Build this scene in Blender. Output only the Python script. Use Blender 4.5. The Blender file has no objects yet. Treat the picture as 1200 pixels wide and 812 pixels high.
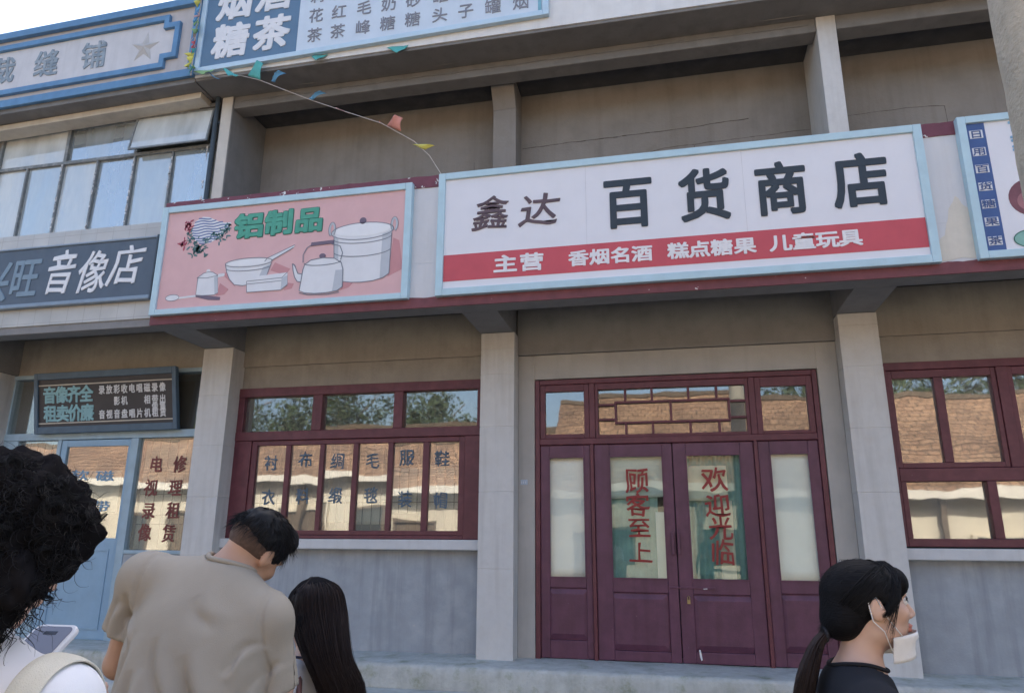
import bpy, bmesh, math, random
import numpy as np
from mathutils import Vector, Matrix, noise

random.seed(7); np.random.seed(7)
scene = bpy.context.scene
COL = scene.collection
R = math.radians

# ------------------------------------------------------------------ camera
YAW, PITCH, ROLL = R(-12.43), R(14.97), R(0.34)
cam_d = bpy.data.cameras.new('camera'); cam = bpy.data.objects.new('camera', cam_d); COL.objects.link(cam)
cam_d.sensor_width = 36.0; cam_d.lens = 36.0 * 842 / 1200; cam_d.clip_end = 500; cam_d.clip_start = .05
_f = Vector((math.sin(YAW)*math.cos(PITCH), math.cos(YAW)*math.cos(PITCH), math.sin(PITCH)))
_r0 = Vector((math.cos(YAW), -math.sin(YAW), 0)); _u0 = _r0.cross(_f)
_r = _r0*math.cos(ROLL) + _u0*math.sin(ROLL); _u = -_r0*math.sin(ROLL) + _u0*math.cos(ROLL)
cam.matrix_world = Matrix(((_r.x,_u.x,-_f.x,0),(_r.y,_u.y,-_f.y,-6.9665),(_r.z,_u.z,-_f.z,1.55),(0,0,0,1)))
scene.camera = cam

# ------------------------------------------------------------------ world, sun, exposure
SUN_EL, SUN_AZ = 46.0, 8.0            # the sun stands behind the shop, a little to its right
world = bpy.data.worlds.new('World'); scene.world = world; world.use_nodes = True
wn = world.node_tree.nodes; wl = world.node_tree.links
bg = wn['Background']
sky = wn.new('ShaderNodeTexSky'); sky.sky_type = 'NISHITA'; sky.sun_disc = False
sky.sun_elevation = R(SUN_EL); sky.sun_rotation = R(SUN_AZ)
sky.air_density = 1.0; sky.dust_density = 4.0; sky.ozone_density = 1.0
wl.new(sky.outputs[0], bg.inputs[0]); bg.inputs[1].default_value = 0.15
sd = bpy.data.lights.new('sun', 'SUN'); sd.energy = 4.0; sd.angle = R(.5); sd.color = (1, .955, .88)
sun = bpy.data.objects.new('sun', sd); COL.objects.link(sun)
_d = Vector((math.sin(R(SUN_AZ))*math.cos(R(SUN_EL)), math.cos(R(SUN_AZ))*math.cos(R(SUN_EL)), math.sin(R(SUN_EL))))
sun.rotation_euler = _d.to_track_quat('Z', 'Y').to_euler()
scene.view_settings.view_transform = 'Standard'; scene.view_settings.look = 'None'
scene.view_settings.gamma = 1; scene.view_settings.use_curve_mapping = False
scene.view_settings.exposure = 1.72
scene.cycles.use_denoising = True
scene.cycles.max_bounces = 8; scene.cycles.diffuse_bounces = 3; scene.cycles.glossy_bounces = 4; scene.cycles.transparent_max_bounces = 16
scene.cycles.caustics_reflective = False; scene.cycles.caustics_refractive = False
scene.cycles.sample_clamp_indirect = 6

# ------------------------------------------------------------------ materials
MATS = {}
def _new(name):
    m = bpy.data.materials.new(name); m.use_nodes = True; nt = m.node_tree
    return m, nt, nt.nodes['Principled BSDF']
def mat(name, col, rough=.6, var=.12, scale=5, streak=0., streak_col=None, bump=.0, bscale=60, chips=None, spec=.4, blot=0., blot_col=None, metal=0.):
    """procedural surface: base colour with large and small noise, vertical dirt streaks, blotches, optional chips of another colour, bump"""
    if name in MATS: return MATS[name]
    m, nt, P = _new(name); N = nt.nodes; L = nt.links
    tc = N.new('ShaderNodeTexCoord')
    def nz(sc, det=4, mp=None, ro=.6):
        n = N.new('ShaderNodeTexNoise'); n.inputs['Scale'].default_value = sc; n.inputs['Detail'].default_value = det; n.inputs['Roughness'].default_value = ro
        if mp:
            k = N.new('ShaderNodeMapping'); k.inputs['Scale'].default_value = mp; L.new(tc.outputs['Object'], k.inputs[0]); L.new(k.outputs[0], n.inputs[0])
        else: L.new(tc.outputs['Object'], n.inputs[0])
        return n.outputs['Fac']
    def ramp(v, a, b):
        r = N.new('ShaderNodeMapRange'); r.inputs['From Min'].default_value = a; r.inputs['From Max'].default_value = b
        L.new(v, r.inputs[0]); return r.outputs[0]
    def mix(f, a, b):
        x = N.new('ShaderNodeMix'); x.data_type = 'RGBA'
        if isinstance(f, float): x.inputs[0].default_value = f
        else: L.new(f, x.inputs[0])
        for i, c in ((6, a), (7, b)):
            if isinstance(c, tuple): x.inputs[i].default_value = (*c[:3], 1)
            else: L.new(c, x.inputs[i])
        return x.outputs[2]
    def mul(v, k):
        x = N.new('ShaderNodeMath'); x.operation = 'MULTIPLY'; L.new(v, x.inputs[0]); x.inputs[1].default_value = k; return x.outputs[0]
    lo = tuple(c*(1-var) for c in col); hi = tuple(min(1, c*(1+var)) for c in col)
    c = mix(ramp(nz(scale), .3, .7), lo, hi)
    c2 = tuple(x*.8 for x in col)
    c = mix(mul(ramp(nz(scale*.22, 3), .45, .75), min(1, var*3)), c, c2)
    if blot: c = mix(mul(ramp(nz(scale*.5, 6, None, .7), .52, .68), blot), c, blot_col or tuple(x*.6 for x in col))
    if streak: c = mix(mul(ramp(nz(3.2, 5, (3.0, 3.0, .22)), .48, .78), streak), c, streak_col or tuple(x*.55 for x in col))
    if chips: c = mix(ramp(nz(chips[1], 5, None, .65), chips[2], chips[2]+.02), c, chips[0])
    L.new(c, P.inputs['Base Color'])
    P.inputs['Roughness'].default_value = rough; P.inputs['Specular IOR Level'].default_value = spec; P.inputs['Metallic'].default_value = metal
    if bump:
        b = N.new('ShaderNodeBump'); b.inputs['Strength'].default_value = bump; b.inputs['Distance'].default_value = .01
        L.new(nz(bscale, 5), b.inputs['Height']); L.new(b.outputs[0], P.inputs['Normal'])
    MATS[name] = m; return m
def glass(name, refl=.22, tint=(.9,.93,.92), rough=0.0, wav=.015, dirt=0., dirt_col=(.6,.65,.68), cut=(.45,.7)):
    if name in MATS: return MATS[name]
    m = bpy.data.materials.new(name); m.use_nodes = True; nt = m.node_tree; N = nt.nodes; L = nt.links
    N.remove(N['Principled BSDF']); out = N['Material Output']
    tr = N.new('ShaderNodeBsdfTransparent'); tr.inputs[0].default_value = (*tint, 1)
    gl = N.new('ShaderNodeBsdfGlossy'); gl.inputs['Roughness'].default_value = rough; gl.inputs[0].default_value = (1,1,1,1)
    lw = N.new('ShaderNodeFresnel'); ge = N.new('ShaderNodeNewGeometry'); io = N.new('ShaderNodeMapRange'); io.inputs[3].default_value = 1.5; io.inputs[4].default_value = 1/1.5; L.new(ge.outputs['Backfacing'], io.inputs[0]); L.new(io.outputs[0], lw.inputs[0])
    ad = N.new('ShaderNodeMath'); ad.operation = 'ADD'; ad.use_clamp = True; ad.inputs[1].default_value = refl; L.new(lw.outputs[0], ad.inputs[0])
    mx = N.new('ShaderNodeMixShader'); L.new(ad.outputs[0], mx.inputs[0]); L.new(tr.outputs[0], mx.inputs[1]); L.new(gl.outputs[0], mx.inputs[2])
    tc = N.new('ShaderNodeTexCoord'); n = N.new('ShaderNodeTexNoise'); n.inputs['Scale'].default_value = 2.2; n.inputs['Detail'].default_value = 1.5
    L.new(tc.outputs['Object'], n.inputs[0])
    b = N.new('ShaderNodeBump'); b.inputs['Strength'].default_value = 1; b.inputs['Distance'].default_value = wav; L.new(n.outputs[0], b.inputs['Height'])
    L.new(b.outputs[0], gl.inputs['Normal'])
    last = mx.outputs[0]
    if dirt:
        df = N.new('ShaderNodeBsdfDiffuse'); df.inputs[0].default_value = (*dirt_col, 1)
        k = N.new('ShaderNodeMapping'); k.inputs['Scale'].default_value = (2.2, 2.2, .6); L.new(tc.outputs['Object'], k.inputs[0])
        n2 = N.new('ShaderNodeTexNoise'); n2.inputs['Scale'].default_value = 1.7; n2.inputs['Detail'].default_value = 6; L.new(k.outputs[0], n2.inputs[0])
        r = N.new('ShaderNodeMapRange'); r.inputs[1].default_value = cut[0]; r.inputs[2].default_value = cut[1]; r.inputs[3].default_value = dirt*.5; r.inputs[4].default_value = dirt
        L.new(n2.outputs[0], r.inputs[0])
        m2 = N.new('ShaderNodeMixShader'); L.new(r.outputs[0], m2.inputs[0]); L.new(last, m2.inputs[1]); L.new(df.outputs[0], m2.inputs[2]); last = m2.outputs[0]
    L.new(last, out.inputs[0]); MATS[name] = m; return m

# ------------------------------------------------------------------ scene graph helpers
def tag(o, label=None, cat=None, group=None, kind=None):
    if label: o['label'] = label
    if cat: o['category'] = cat
    if group: o['group'] = group
    if kind: o['kind'] = kind
    return o
def thing(name, label, cat, loc=(0,0,0), group=None):
    o = bpy.data.objects.new(name, None); COL.objects.link(o); o.location = loc; o.empty_display_size = .2
    return tag(o, label, cat, group)
def obj(name, me, parent=None):
    o = bpy.data.objects.new(name, me); COL.objects.link(o)
    if parent:
        o.parent = parent
        w = Vector((0,0,0)); p = parent
        while p: w += p.location; p = p.parent
        o.location = -w      # meshes are written in world coordinates
    return o
class MB:
    def __init__(s): s.v = []; s.f = []; s.m = []
    def add(s, vs, fs, mi=0):
        n = len(s.v); s.v += [tuple(v) for v in vs]; s.f += [tuple(i+n for i in f) for f in fs]; s.m += [mi]*len(fs); return s
    def box(s, x0, x1, y0, y1, z0, z1, mi=0):
        return s.add([(x0,y0,z0),(x1,y0,z0),(x1,y1,z0),(x0,y1,z0),(x0,y0,z1),(x1,y0,z1),(x1,y1,z1),(x0,y1,z1)],
              [(0,3,2,1),(4,5,6,7),(0,1,5,4),(1,2,6,5),(2,3,7,6),(3,0,4,7)], mi)
    def poly(s, pts, y0, y1, mi=0):
        """outline in x,z (any winding) pushed from y0 (street side) to y1"""
        a = sum(pts[i][0]*pts[(i+1)%len(pts)][1]-pts[(i+1)%len(pts)][0]*pts[i][1] for i in range(len(pts)))
        if a < 0: pts = pts[::-1]
        n = len(pts)
        vs = [(x,y0,z) for x,z in pts] + [(x,y1,z) for x,z in pts]
        fs = [tuple(range(n)), tuple(range(2*n-1, n-1, -1))] + [(i, i+n, (i+1)%n+n, (i+1)%n) for i in range(n)]
        return s.add(vs, fs, mi)
    def tube(s, pts, r, n=8, mi=0, cap=True):
        pts = [Vector(p) for p in pts]; rr = r if isinstance(r, (list, tuple)) else [r]*len(pts)
        vs = []; 
        for i, p in enumerate(pts):
            t = (pts[min(i+1, len(pts)-1)] - pts[max(i-1, 0)]).normalized()
            a = Vector((0,0,1)) if abs(t.z) < .9 else Vector((1,0,0))
            u = t.cross(a).normalized(); w = t.cross(u)
            for k in range(n):
                g = 2*math.pi*k/n; vs.append(p + u*(math.cos(g)*rr[i]) + w*(math.sin(g)*rr[i]))
        fs = [(i*n+k, i*n+(k+1)%n, (i+1)*n+(k+1)%n, (i+1)*n+k) for i in range(len(pts)-1) for k in range(n)]
        if cap: fs += [tuple(range(n))[::-1], tuple((len(pts)-1)*n+k for k in range(n))]
        return s.add(vs, fs, mi)
    def sphere(s, c, r, n=10, mi=0):
        rx, ry, rz = r if isinstance(r, (tuple, list)) else (r, r, r)
        vs = []; fs = []
        for i in range(n+1):
            t = math.pi*i/n
            for k in range(2*n): g = math.pi*k/n; vs.append((c[0]+rx*math.sin(t)*math.cos(g), c[1]+ry*math.sin(t)*math.sin(g), c[2]+rz*math.cos(t)))
        for i in range(n):
            for k in range(2*n): fs.append((i*2*n+k, (i+1)*2*n+k, (i+1)*2*n+(k+1)%(2*n), i*2*n+(k+1)%(2*n)))
        return s.add(vs, fs, mi)
    def xf(s, fn): s.v = [tuple(fn(Vector(v))) for v in s.v]; return s
    def build(s, name, mats, parent=None, smooth=False, bevel=0, seg=2, ang=40):
        me = bpy.data.meshes.new(name); me.from_pydata(s.v, [], s.f)
        ms = mats if isinstance(mats, (list, tuple)) else [mats]
        for m in ms: me.materials.append(m)
        if len(ms) > 1: me.polygons.foreach_set('material_index', s.m)
        if smooth: me.polygons.foreach_set('use_smooth', [True]*len(me.polygons))
        me.update()
        o = obj(name, me, parent)
        if bevel:
            b = o.modifiers.new('bevel', 'BEVEL'); b.width = bevel; b.segments = seg; b.limit_method = 'ANGLE'; b.angle_limit = R(ang); b.harden_normals = False
        return o
def frame_boxes(mb, x0, x1, z0, z1, w, y0, y1, mi=0, wt=None, wb=None):
    """four members round an opening, butted end to end"""
    wt = w if wt is None else wt; wb = w if wb is None else wb
    mb.box(x0, x0+w, y0, y1, z0, z1, mi); mb.box(x1-w, x1, y0, y1, z0, z1, mi)
    mb.box(x0+w, x1-w, y0, y1, z1-wt, z1, mi); mb.box(x0+w, x1-w, y0, y1, z0, z0+wb, mi)
    return mb
def pane(x0, x1, z0, z1, y, m, parent, tilt=.006, name='pane'):
    """a sheet of glass 4 mm thick, very slightly out of true"""
    a, b = random.uniform(-tilt, tilt), random.uniform(-tilt, tilt); cx, cz = (x0+x1)/2, (z0+z1)/2
    mb = MB().box(x0-.008, x1+.008, y, y+.004, z0-.008, z1+.008)
    mb.xf(lambda v: Vector((v.x, v.y + a*(v.x-cx) + b*(v.z-cz), v.z)))
    return mb.build(name, m, parent)

# ------------------------------------------------------------------ lettering
GL = {}
def _raw(ch, bold):
    cu = bpy.data.curves.new('glyph', 'FONT'); cu.body = ch; cu.size = 1; cu.extrude = .5; cu.offset = bold; cu.resolution_u = 4
    o = bpy.data.objects.new('glyph', cu); COL.objects.link(o); bpy.context.view_layer.update()
    me = bpy.data.meshes.new_from_object(o.evaluated_get(bpy.context.evaluated_depsgraph_get()))
    n = len(me.vertices); v = np.zeros(n*3); me.vertices.foreach_get('co', v); v = v.reshape(-1, 3)
    fs = [tuple(p.vertices) for p in me.polygons]
    bpy.data.objects.remove(o); bpy.data.meshes.remove(me); bpy.data.curves.remove(cu)
    return v, fs
_v, _ = _raw('国', 0); EM = (_v[:, :2].min(0), _v[:, :2].max(0))
def glyph(ch):
    k = ch
    if k not in GL:
        v, fs = _raw(ch, 0); c = (EM[0]+EM[1])/2; w = (EM[1]-EM[0])
        v[:, 0] = (v[:, 0]-c[0])/w[0]; v[:, 1] = (v[:, 1]-c[1])/w[1]
        GL[k] = (v, fs)
    return GL[k]
def letters(items, y, m, name, parent, bold=.015, depth=.004, shear=0., wob=0., drop=0., pressed=False):
    """items: (character, centre x, centre z, width, height[, turn]); the characters stand on the plane y facing the street"""
    mb = MB()
    for it in items:
        ch, cx, cz, w, h = it[:5]; t = it[5] if len(it) > 5 else 0
        v, fs = glyph(ch)
        for q, (ox, oz) in enumerate(((0,0),) if not bold else ((0,0),(bold,bold),(-bold,bold),(bold,-bold),(-bold,-bold),(bold*1.2,0),(-bold*1.2,0),(0,bold*1.1),(0,-bold*1.1))):
         x0, z0 = v[:, 0]+ox, v[:, 1]+oz; dd = depth + q*.0004
         x = x0*w + z0*h*shear; z = z0*h + x0*w*drop
         if wob:
            x = x + wob*w*np.sin(v[:, 1]*9 + cx*7) * .5 + wob*w*np.sin(v[:, 1]*4+v[:, 0]*5+cx*3); z = z + wob*h*np.sin(v[:, 0]*8 + cz*5 + cx)
         x, z = x*math.cos(t) - z*math.sin(t), x*math.sin(t) + z*math.cos(t)
         mb.add([(cx+a, y - dd*(c+.5), cz+b) for a, b, c in zip(x, z, v[:, 2])], fs)
    return mb.build(name, m, parent)

# ================================================================== palette
c_pil   = mat('pale terrazzo', (.60,.595,.58), .75, .05, 14, streak=.5, streak_col=(.36,.345,.32), bump=.18, bscale=160, blot=.4, blot_col=(.48,.455,.42))
c_wall  = mat('raw concrete', (.335,.312,.28), .85, .15, 5, streak=.30, streak_col=(.17,.155,.135), bump=.3, bscale=45, blot=.55, blot_col=(.235,.215,.185))
c_soff  = mat('shade darkened soffit', (.085,.085,.09), .9, .2, 5, bump=.25, bscale=50, blot=.4, blot_col=(.13,.125,.12))  # base colour darkened to paint in the deep shade under canopy and gallery ceiling
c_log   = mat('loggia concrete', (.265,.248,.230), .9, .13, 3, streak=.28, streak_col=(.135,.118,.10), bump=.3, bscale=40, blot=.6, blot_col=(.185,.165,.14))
c_grey  = mat('grey concrete', (.25,.248,.248), .85, .12, 6, streak=.2, bump=.25, bscale=50, blot=.35, blot_col=(.17,.165,.16))
c_dark  = mat('weathered eave concrete', (.21,.208,.206), .9, .16, 6, streak=.1, bump=.4, bscale=40, blot=.5, blot_col=(.15,.145,.14))
c_dado  = mat('blue grey limewash', (.34,.37,.405), .8, .10, 5, streak=.7, streak_col=(.20,.22,.245), bump=.2, bscale=60, blot=.5, blot_col=(.42,.44,.455), chips=((.46,.45,.43), 5, .715))
c_sill  = mat('sill stone', (.60,.61,.62), .8, .06, 9, streak=.25, bump=.2, bscale=90, blot=.2)
c_white = mat('parapet whitewash', (.63,.64,.66), .8, .05, 5, streak=.3, streak_col=(.48,.47,.46), bump=.1, bscale=70, blot=.25, blot_col=(.53,.52,.50))
c_fasc  = mat('white fascia', (.72,.72,.71), .8, .05, 6, streak=.25, bump=.1)
c_marn  = mat('maroon trim paint', (.17,.05,.058), .55, .2, 8, bump=.1, streak=.2, chips=((.66,.64,.62), 16, .70))
c_marc  = mat('flaking maroon trim', (.17,.05,.07), .55, .2, 8, bump=.2, chips=((.72,.71,.68), 12, .605))
c_frame = mat('maroon window paint', (.130,.037,.049), .45, .2, 10, bump=.2, bscale=100, streak=.4, streak_col=(.08,.024,.032), blot=.4, blot_col=(.155,.055,.06), chips=((.28,.18,.17), 26, .72))
c_door  = mat('purple maroon door paint', (.122,.046,.080), .42, .20, 7, bump=.22, bscale=90, streak=.5, streak_col=(.070,.024,.040), blot=.4, blot_col=(.155,.06,.09), chips=((.27,.18,.21), 20, .70))
c_blue  = mat('blue shopfront paint', (.34,.46,.54), .5, .10, 8, bump=.1, bscale=110, streak=.3, streak_col=(.20,.31,.40), chips=((.55,.58,.58), 20, .72))
c_bdoor = mat('blue door paint', (.27,.41,.54), .5, .08, 5, bump=.08, bscale=110, streak=.3, streak_col=(.19,.32,.44))
c_corn  = mat('azure cornice paint', (.115,.255,.44), .55, .14, 7, streak=.35, streak_col=(.13,.25,.38), bump=.12)
c_cpan  = mat('cornice grey render', (.50,.48,.48), .8, .06, 6, streak=.4, streak_col=(.33,.31,.30), bump=.12)
c_cpan2 = mat('cornice panel render', (.60,.60,.62), .8, .05, 6, streak=.35, streak_col=(.40,.40,.41), bump=.1)
c_cream = mat('cream concrete band', (.60,.55,.47), .8, .08, 6, streak=.3, bump=.15)
c_steel = mat('old grey steel', (.20,.22,.23), .55, .2, 14, bump=.2, blot=.5, blot_col=(.45,.45,.43))
c_pipe  = mat('dark downpipe', (.05,.07,.09), .5, .2, 6)
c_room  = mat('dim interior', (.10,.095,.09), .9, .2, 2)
c_cloth = mat('pale curtain cloth', (.66,.68,.62), .9, .05, 4)
c_cloth2= mat('cream curtain cloth', (.72,.66,.52), .9, .06, 4)
c_teal  = mat('teal curtain cloth', (.24,.38,.35), .9, .15, 9)
c_ltblu = mat('pale blue sign frame', (.46,.63,.70), .5, .06, 9, bump=.08, streak=.15, streak_col=(.50,.60,.63))
c_brass = mat('brass', (.36,.28,.15), .45, .15, 30, metal=.9)
c_white2= mat('white enamel', (.74,.75,.77), .5, .03, 6)
c_ink   = mat('dark slate lettering paint', (.030,.042,.055), .5, .12, 9)
g_win   = glass('window glass', .15, wav=.0018, rough=.02, dirt=.16, dirt_col=(.62,.60,.54), cut=(.35,.75))
g_tran  = glass('transom glass', .09, wav=.0016, rough=.02, dirt=.10, dirt_col=(.55,.54,.5), cut=(.35,.75))
g_door  = glass('door glass', .0, wav=.002, tint=(.90,.95,.93))
g_up    = glass('dusty upper glass', .30, wav=.002, dirt=.85, dirt_col=(.72,.77,.78), cut=(.28,.66), tint=(.75,.82,.84))
g_up2   = glass('dusty upper glass two', .30, wav=.002, dirt=.62, dirt_col=(.66,.73,.75), cut=(.30,.70), tint=(.75,.82,.84))
g_up3   = glass('dusty upper glass three', .36, wav=.002, dirt=.45, dirt_col=(.60,.68,.72), cut=(.35,.75), tint=(.65,.74,.78))
g_side  = glass('side glass', -.02, wav=.002, tint=(.97,.98,.97))

# tile band with grout lines
def tile_mat():
    m, nt, P = _new('white glazed tiles'); N = nt.nodes; L = nt.links
    tc = N.new('ShaderNodeTexCoord'); mp = N.new('ShaderNodeMapping'); mp.inputs['Rotation'].default_value = (R(-90), 0, 0); L.new(tc.outputs['Object'], mp.inputs[0])
    b = N.new('ShaderNodeTexBrick'); b.offset = 0; b.inputs['Scale'].default_value = 1; b.inputs['Mortar Size'].default_value = .003
    b.inputs['Brick Width'].default_value = .20; b.inputs['Row Height'].default_value = .16
    b.inputs['Color1'].default_value = (.62,.62,.60,1); b.inputs['Color2'].default_value = (.56,.57,.56,1); b.inputs['Mortar'].default_value = (.46,.45,.43,1)
    L.new(mp.outputs[0], b.inputs[0])
    n = N.new('ShaderNodeTexNoise'); n.inputs['Scale'].default_value = 3; n.inputs['Detail'].default_value = 5; L.new(tc.outputs['Object'], n.inputs[0])
    mx = N.new('ShaderNodeMix'); mx.data_type = 'RGBA'; mx.blend_type = 'MULTIPLY'; mx.inputs[0].default_value = .4
    L.new(b.outputs[0], mx.inputs[6]); L.new(n.outputs[0], mx.inputs[7])
    L.new(mx.outputs[2], P.inputs['Base Color']); P.inputs['Roughness'].default_value = .45
    bp = N.new('ShaderNodeBump'); bp.inputs['Strength'].default_value = .3; bp.inputs['Distance'].default_value = .004; bp.invert = True
    L.new(b.outputs[1], bp.inputs['Height']); L.new(bp.outputs[0], P.inputs['Normal']); return m
c_tile = tile_mat()

# ================================================================== ground
def ground_mat(name, col, joint, w, h):
    m, nt, P = _new(name); N = nt.nodes; L = nt.links
    tc = N.new('ShaderNodeTexCoord'); b = N.new('ShaderNodeTexBrick'); b.inputs['Scale'].default_value = 1; b.inputs['Mortar Size'].default_value = .008
    b.inputs['Brick Width'].default_value = w; b.inputs['Row Height'].default_value = h
    b.inputs['Color1'].default_value = (*col, 1); b.inputs['Color2'].default_value = (*[c*.85 for c in col], 1); b.inputs['Mortar'].default_value = (*joint, 1)
    L.new(tc.outputs['Object'], b.inputs[0]); L.new(b.outputs[0], P.inputs['Base Color']); P.inputs['Roughness'].default_value = .85; return m
MB().box(-150,150,-150,150,-.3,0).build('ground', ground_mat('stone street paving', (.115,.11,.105), (.06,.06,.055), .6, .3)); tag(bpy.data.objects['ground'], kind='structure')

# raised pavement of rough mossy concrete with two steps
def rough_top(mb):
    bm = bmesh.new()
def step_block(name, x0, x1, y0, y1, z0, z1, m):
    nx = int((x1-x0)/.05); mb = MB(); vs = []; fs = []
    prof = [(y1,z1), ((y0+y1)/2, z1), (y0+.05,z1), (y0+.015, z1-.008), (y0, z1-.03), (y0+.004,(z0+z1)/2+.02), (y0+.002,(z0+z1)/2-.03), (y0+.01, z0)]
    for i in range(nx+1):
        x = x0+(x1-x0)*i/nx
        for j, (y, z) in enumerate(prof):
            q = noise.noise((x*1.7, j*.9, z0*9))*.012 + noise.noise((x*9, j*2.1, z0*5))*.006
            vs.append((x, y + (q if 2 <= j else 0), z + (q*.6 if 1 <= j <= 4 else 0)))
    n = len(prof)
    for i in range(nx):
        for j in range(n-1): fs.append((i*n+j, i*n+j+1, (i+1)*n+j+1, (i+1)*n+j))
    mb.add(vs, fs); o = mb.build(name, m, smooth=True)
    return tag(o, kind='structure')
c_step = mat('mossy step concrete', (.52,.53,.50), .9, .16, 11, streak=.45, streak_col=(.26,.27,.22), bump=.6, bscale=40, blot=.85, blot_col=(.25,.27,.19))
c_top = mat('worn step top', (.36,.385,.41), .85, .08, 6, bump=.2, blot=.3)
step_block('pavement_step', -9, 9.0, -.62, .35, .305, .5, c_step)
step_block('pavement_step', -9, 9.0, -.98, -.5, .11, .303, c_step)
step_block('pavement_step', -9, 9.0, -1.34, -.86, -.08, .108, c_step)

# ================================================================== the shop building
shop = thing('shop_building', 'grey concrete shop building with maroon door and windows, pale pilasters and an open upper gallery', 'building', (-1.5, 0, 0))
def part(name, mb, m, parent=shop, **k): return mb.build(name, m, parent, **k)

# ground floor wall, with openings left for window, door, window
W = MB()
W.box(-4.95, 9.0, 0, .3, 3.375, 3.84)                                  # lintel wall
W.box(-4.95, -4.605, .001, .3, .5, 3.375); W.box(-4.605, -1.856, .03, .3, 3.128, 3.375)
W.box(-1.856, -1.293, .03, .3, .5, 3.375); W.box(-1.293, 1.36, .03, .3, 3.09, 3.375)
W.box(1.36, 1.925, .03, .3, .5, 3.375); W.box(1.925, 9.0, .03, .3, 3.12, 3.375)
part('wall', W, c_wall)
part('plinth_panel', MB().box(-4.605, -1.80, .02, .3, .45, 1.44), c_dado)
part('plinth_panel', MB().box(1.875, 9.0, .02, .3, .45, 1.395), c_dado)
# pilasters of cast blocks with fine joints
def pilaster(x0, x1, y0, zs, parent, m=c_pil):
    mb = MB()
    for a, b in zip(zs[:-1], zs[1:]): mb.box(x0, x1, y0, .028, a+.0015, b-.0015)
    mb.box(x0+.004, x1-.004, y0+.004, .026, zs[0], zs[-1]-.01)
    return mb.build('pilaster', m, parent, bevel=.004)
pilaster(-4.955, -4.595, -.22, (.48,1.22,1.95,2.48,3.02,3.548), shop)
pilaster(-1.805, -1.462, -.22, (.48,1.28,1.98,2.60,3.12,3.38,3.548), shop)
pilaster(1.548, 1.878, -.22, (.48,1.24,1.95,2.50,3.05,3.43,3.548), shop)
# door surround plaster, a little darker than the pilasters
c_surr = mat('door surround plaster', (.43,.415,.39), .85, .08, 5, streak=.35, streak_col=(.28,.27,.25), bump=.15, bscale=60, blot=.25, blot_col=(.36,.35,.33))
S = MB().box(-1.46, -1.296, -.03, .028, .49, 3.34).box(1.365, 1.546, -.03, .028, .49, 3.34).box(-1.296, 1.365, -.03, .028, 3.092, 3.34)
part('door_surround', S, c_surr, bevel=.004)
part('lintel_beam', MB().box(-1.462, 1.548, -.06, -.002, 3.343, 3.83), c_grey)

# canopy: front beam, brackets, soffit, gallery parapet and its maroon bands
part('canopy_beam', MB().box(-4.95, 9.0, -1.095, -.885, 3.556, 3.85), c_grey, bevel=.006)
for x0, x1, in ((-4.96,-4.60), (-1.815,-1.48), (1.545,1.875)):
    B = MB().add([(x0,-.884,3.557),(x1,-.884,3.557),(x1,-.002,3.552),(x0,-.002,3.552),(x0,-.884,3.845),(x1,-.884,3.845),(x1,-.002,3.845),(x0,-.002,3.845)],
                 [(0,3,2,1),(4,5,6,7),(0,1,5,4),(1,2,6,5),(2,3,7,6),(3,0,4,7)])
    part('bracket', B, c_grey)
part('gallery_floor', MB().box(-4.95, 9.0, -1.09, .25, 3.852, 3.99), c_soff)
part('parapet', MB().box(-4.95, 9.0, -1.099, -.95, 3.992, 4.85).box(-4.95, 9.0, -1.099, -1.0955, 3.64, 3.991), c_white)
def wavy_band(z0, z1, y0, y1, m, amp):
    """a painted band whose upper or lower edge is flaked and uneven"""
    xs = np.arange(-4.95, 9.0, .035); top = [(x, z1+amp[1]*(noise.noise((x*6, 3, 1))+.6*noise.noise((x*19, 7, 2)))) for x in xs]
    bot = [(x, z0+amp[0]*(noise.noise((x*5, 9, 4))+.6*noise.noise((x*17, 1, 8)))) for x in xs[::-1]]
    mb = MB(); n = len(xs); b = bot[::-1]
    vs = [(x,y0,z) for x,z in top]+[(x,y0,z) for x,z in b]+[(x,y1,z) for x,z in top]+[(x,y1,z) for x,z in b]
    fs = []
    for i in range(n-1): fs += [(n+i,n+i+1,i+1,i), (i,i+1,2*n+i+1,2*n+i), (n+i+1,n+i,3*n+i,3*n+i+1)]
    return part('maroon_band', mb.add(vs, fs), m)
wavy_band(3.558, 3.655, -1.112, -1.092, c_marn, (.0015, .012))
wavy_band(4.752, 4.872, -1.107, -.94, c_marc, (.006, .008))
# peeled patch of older cream paint beside the right-hand sign
part('paint_patch', MB().poly([(2.137,3.67),(2.150,3.80),(2.168,3.86),(2.205,3.885),(2.225,3.97),(2.245,4.02),(2.262,4.11),(2.30,4.165),(2.322,4.215),(2.345,4.19),(2.36,4.14),(2.40,4.10),(2.46,4.05),(2.46,3.69),(2.40,3.675),(2.30,3.69),(2.22,3.672)], -1.1015, -1.0995),
     mat('old cream paint', (.66,.62,.54), .8, .06, 8, streak=.2, bump=.1))

# upper gallery
part('gallery_wall', MB().box(-4.95, 9.0, .25, .55, 3.99, 6.54), c_log)
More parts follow.
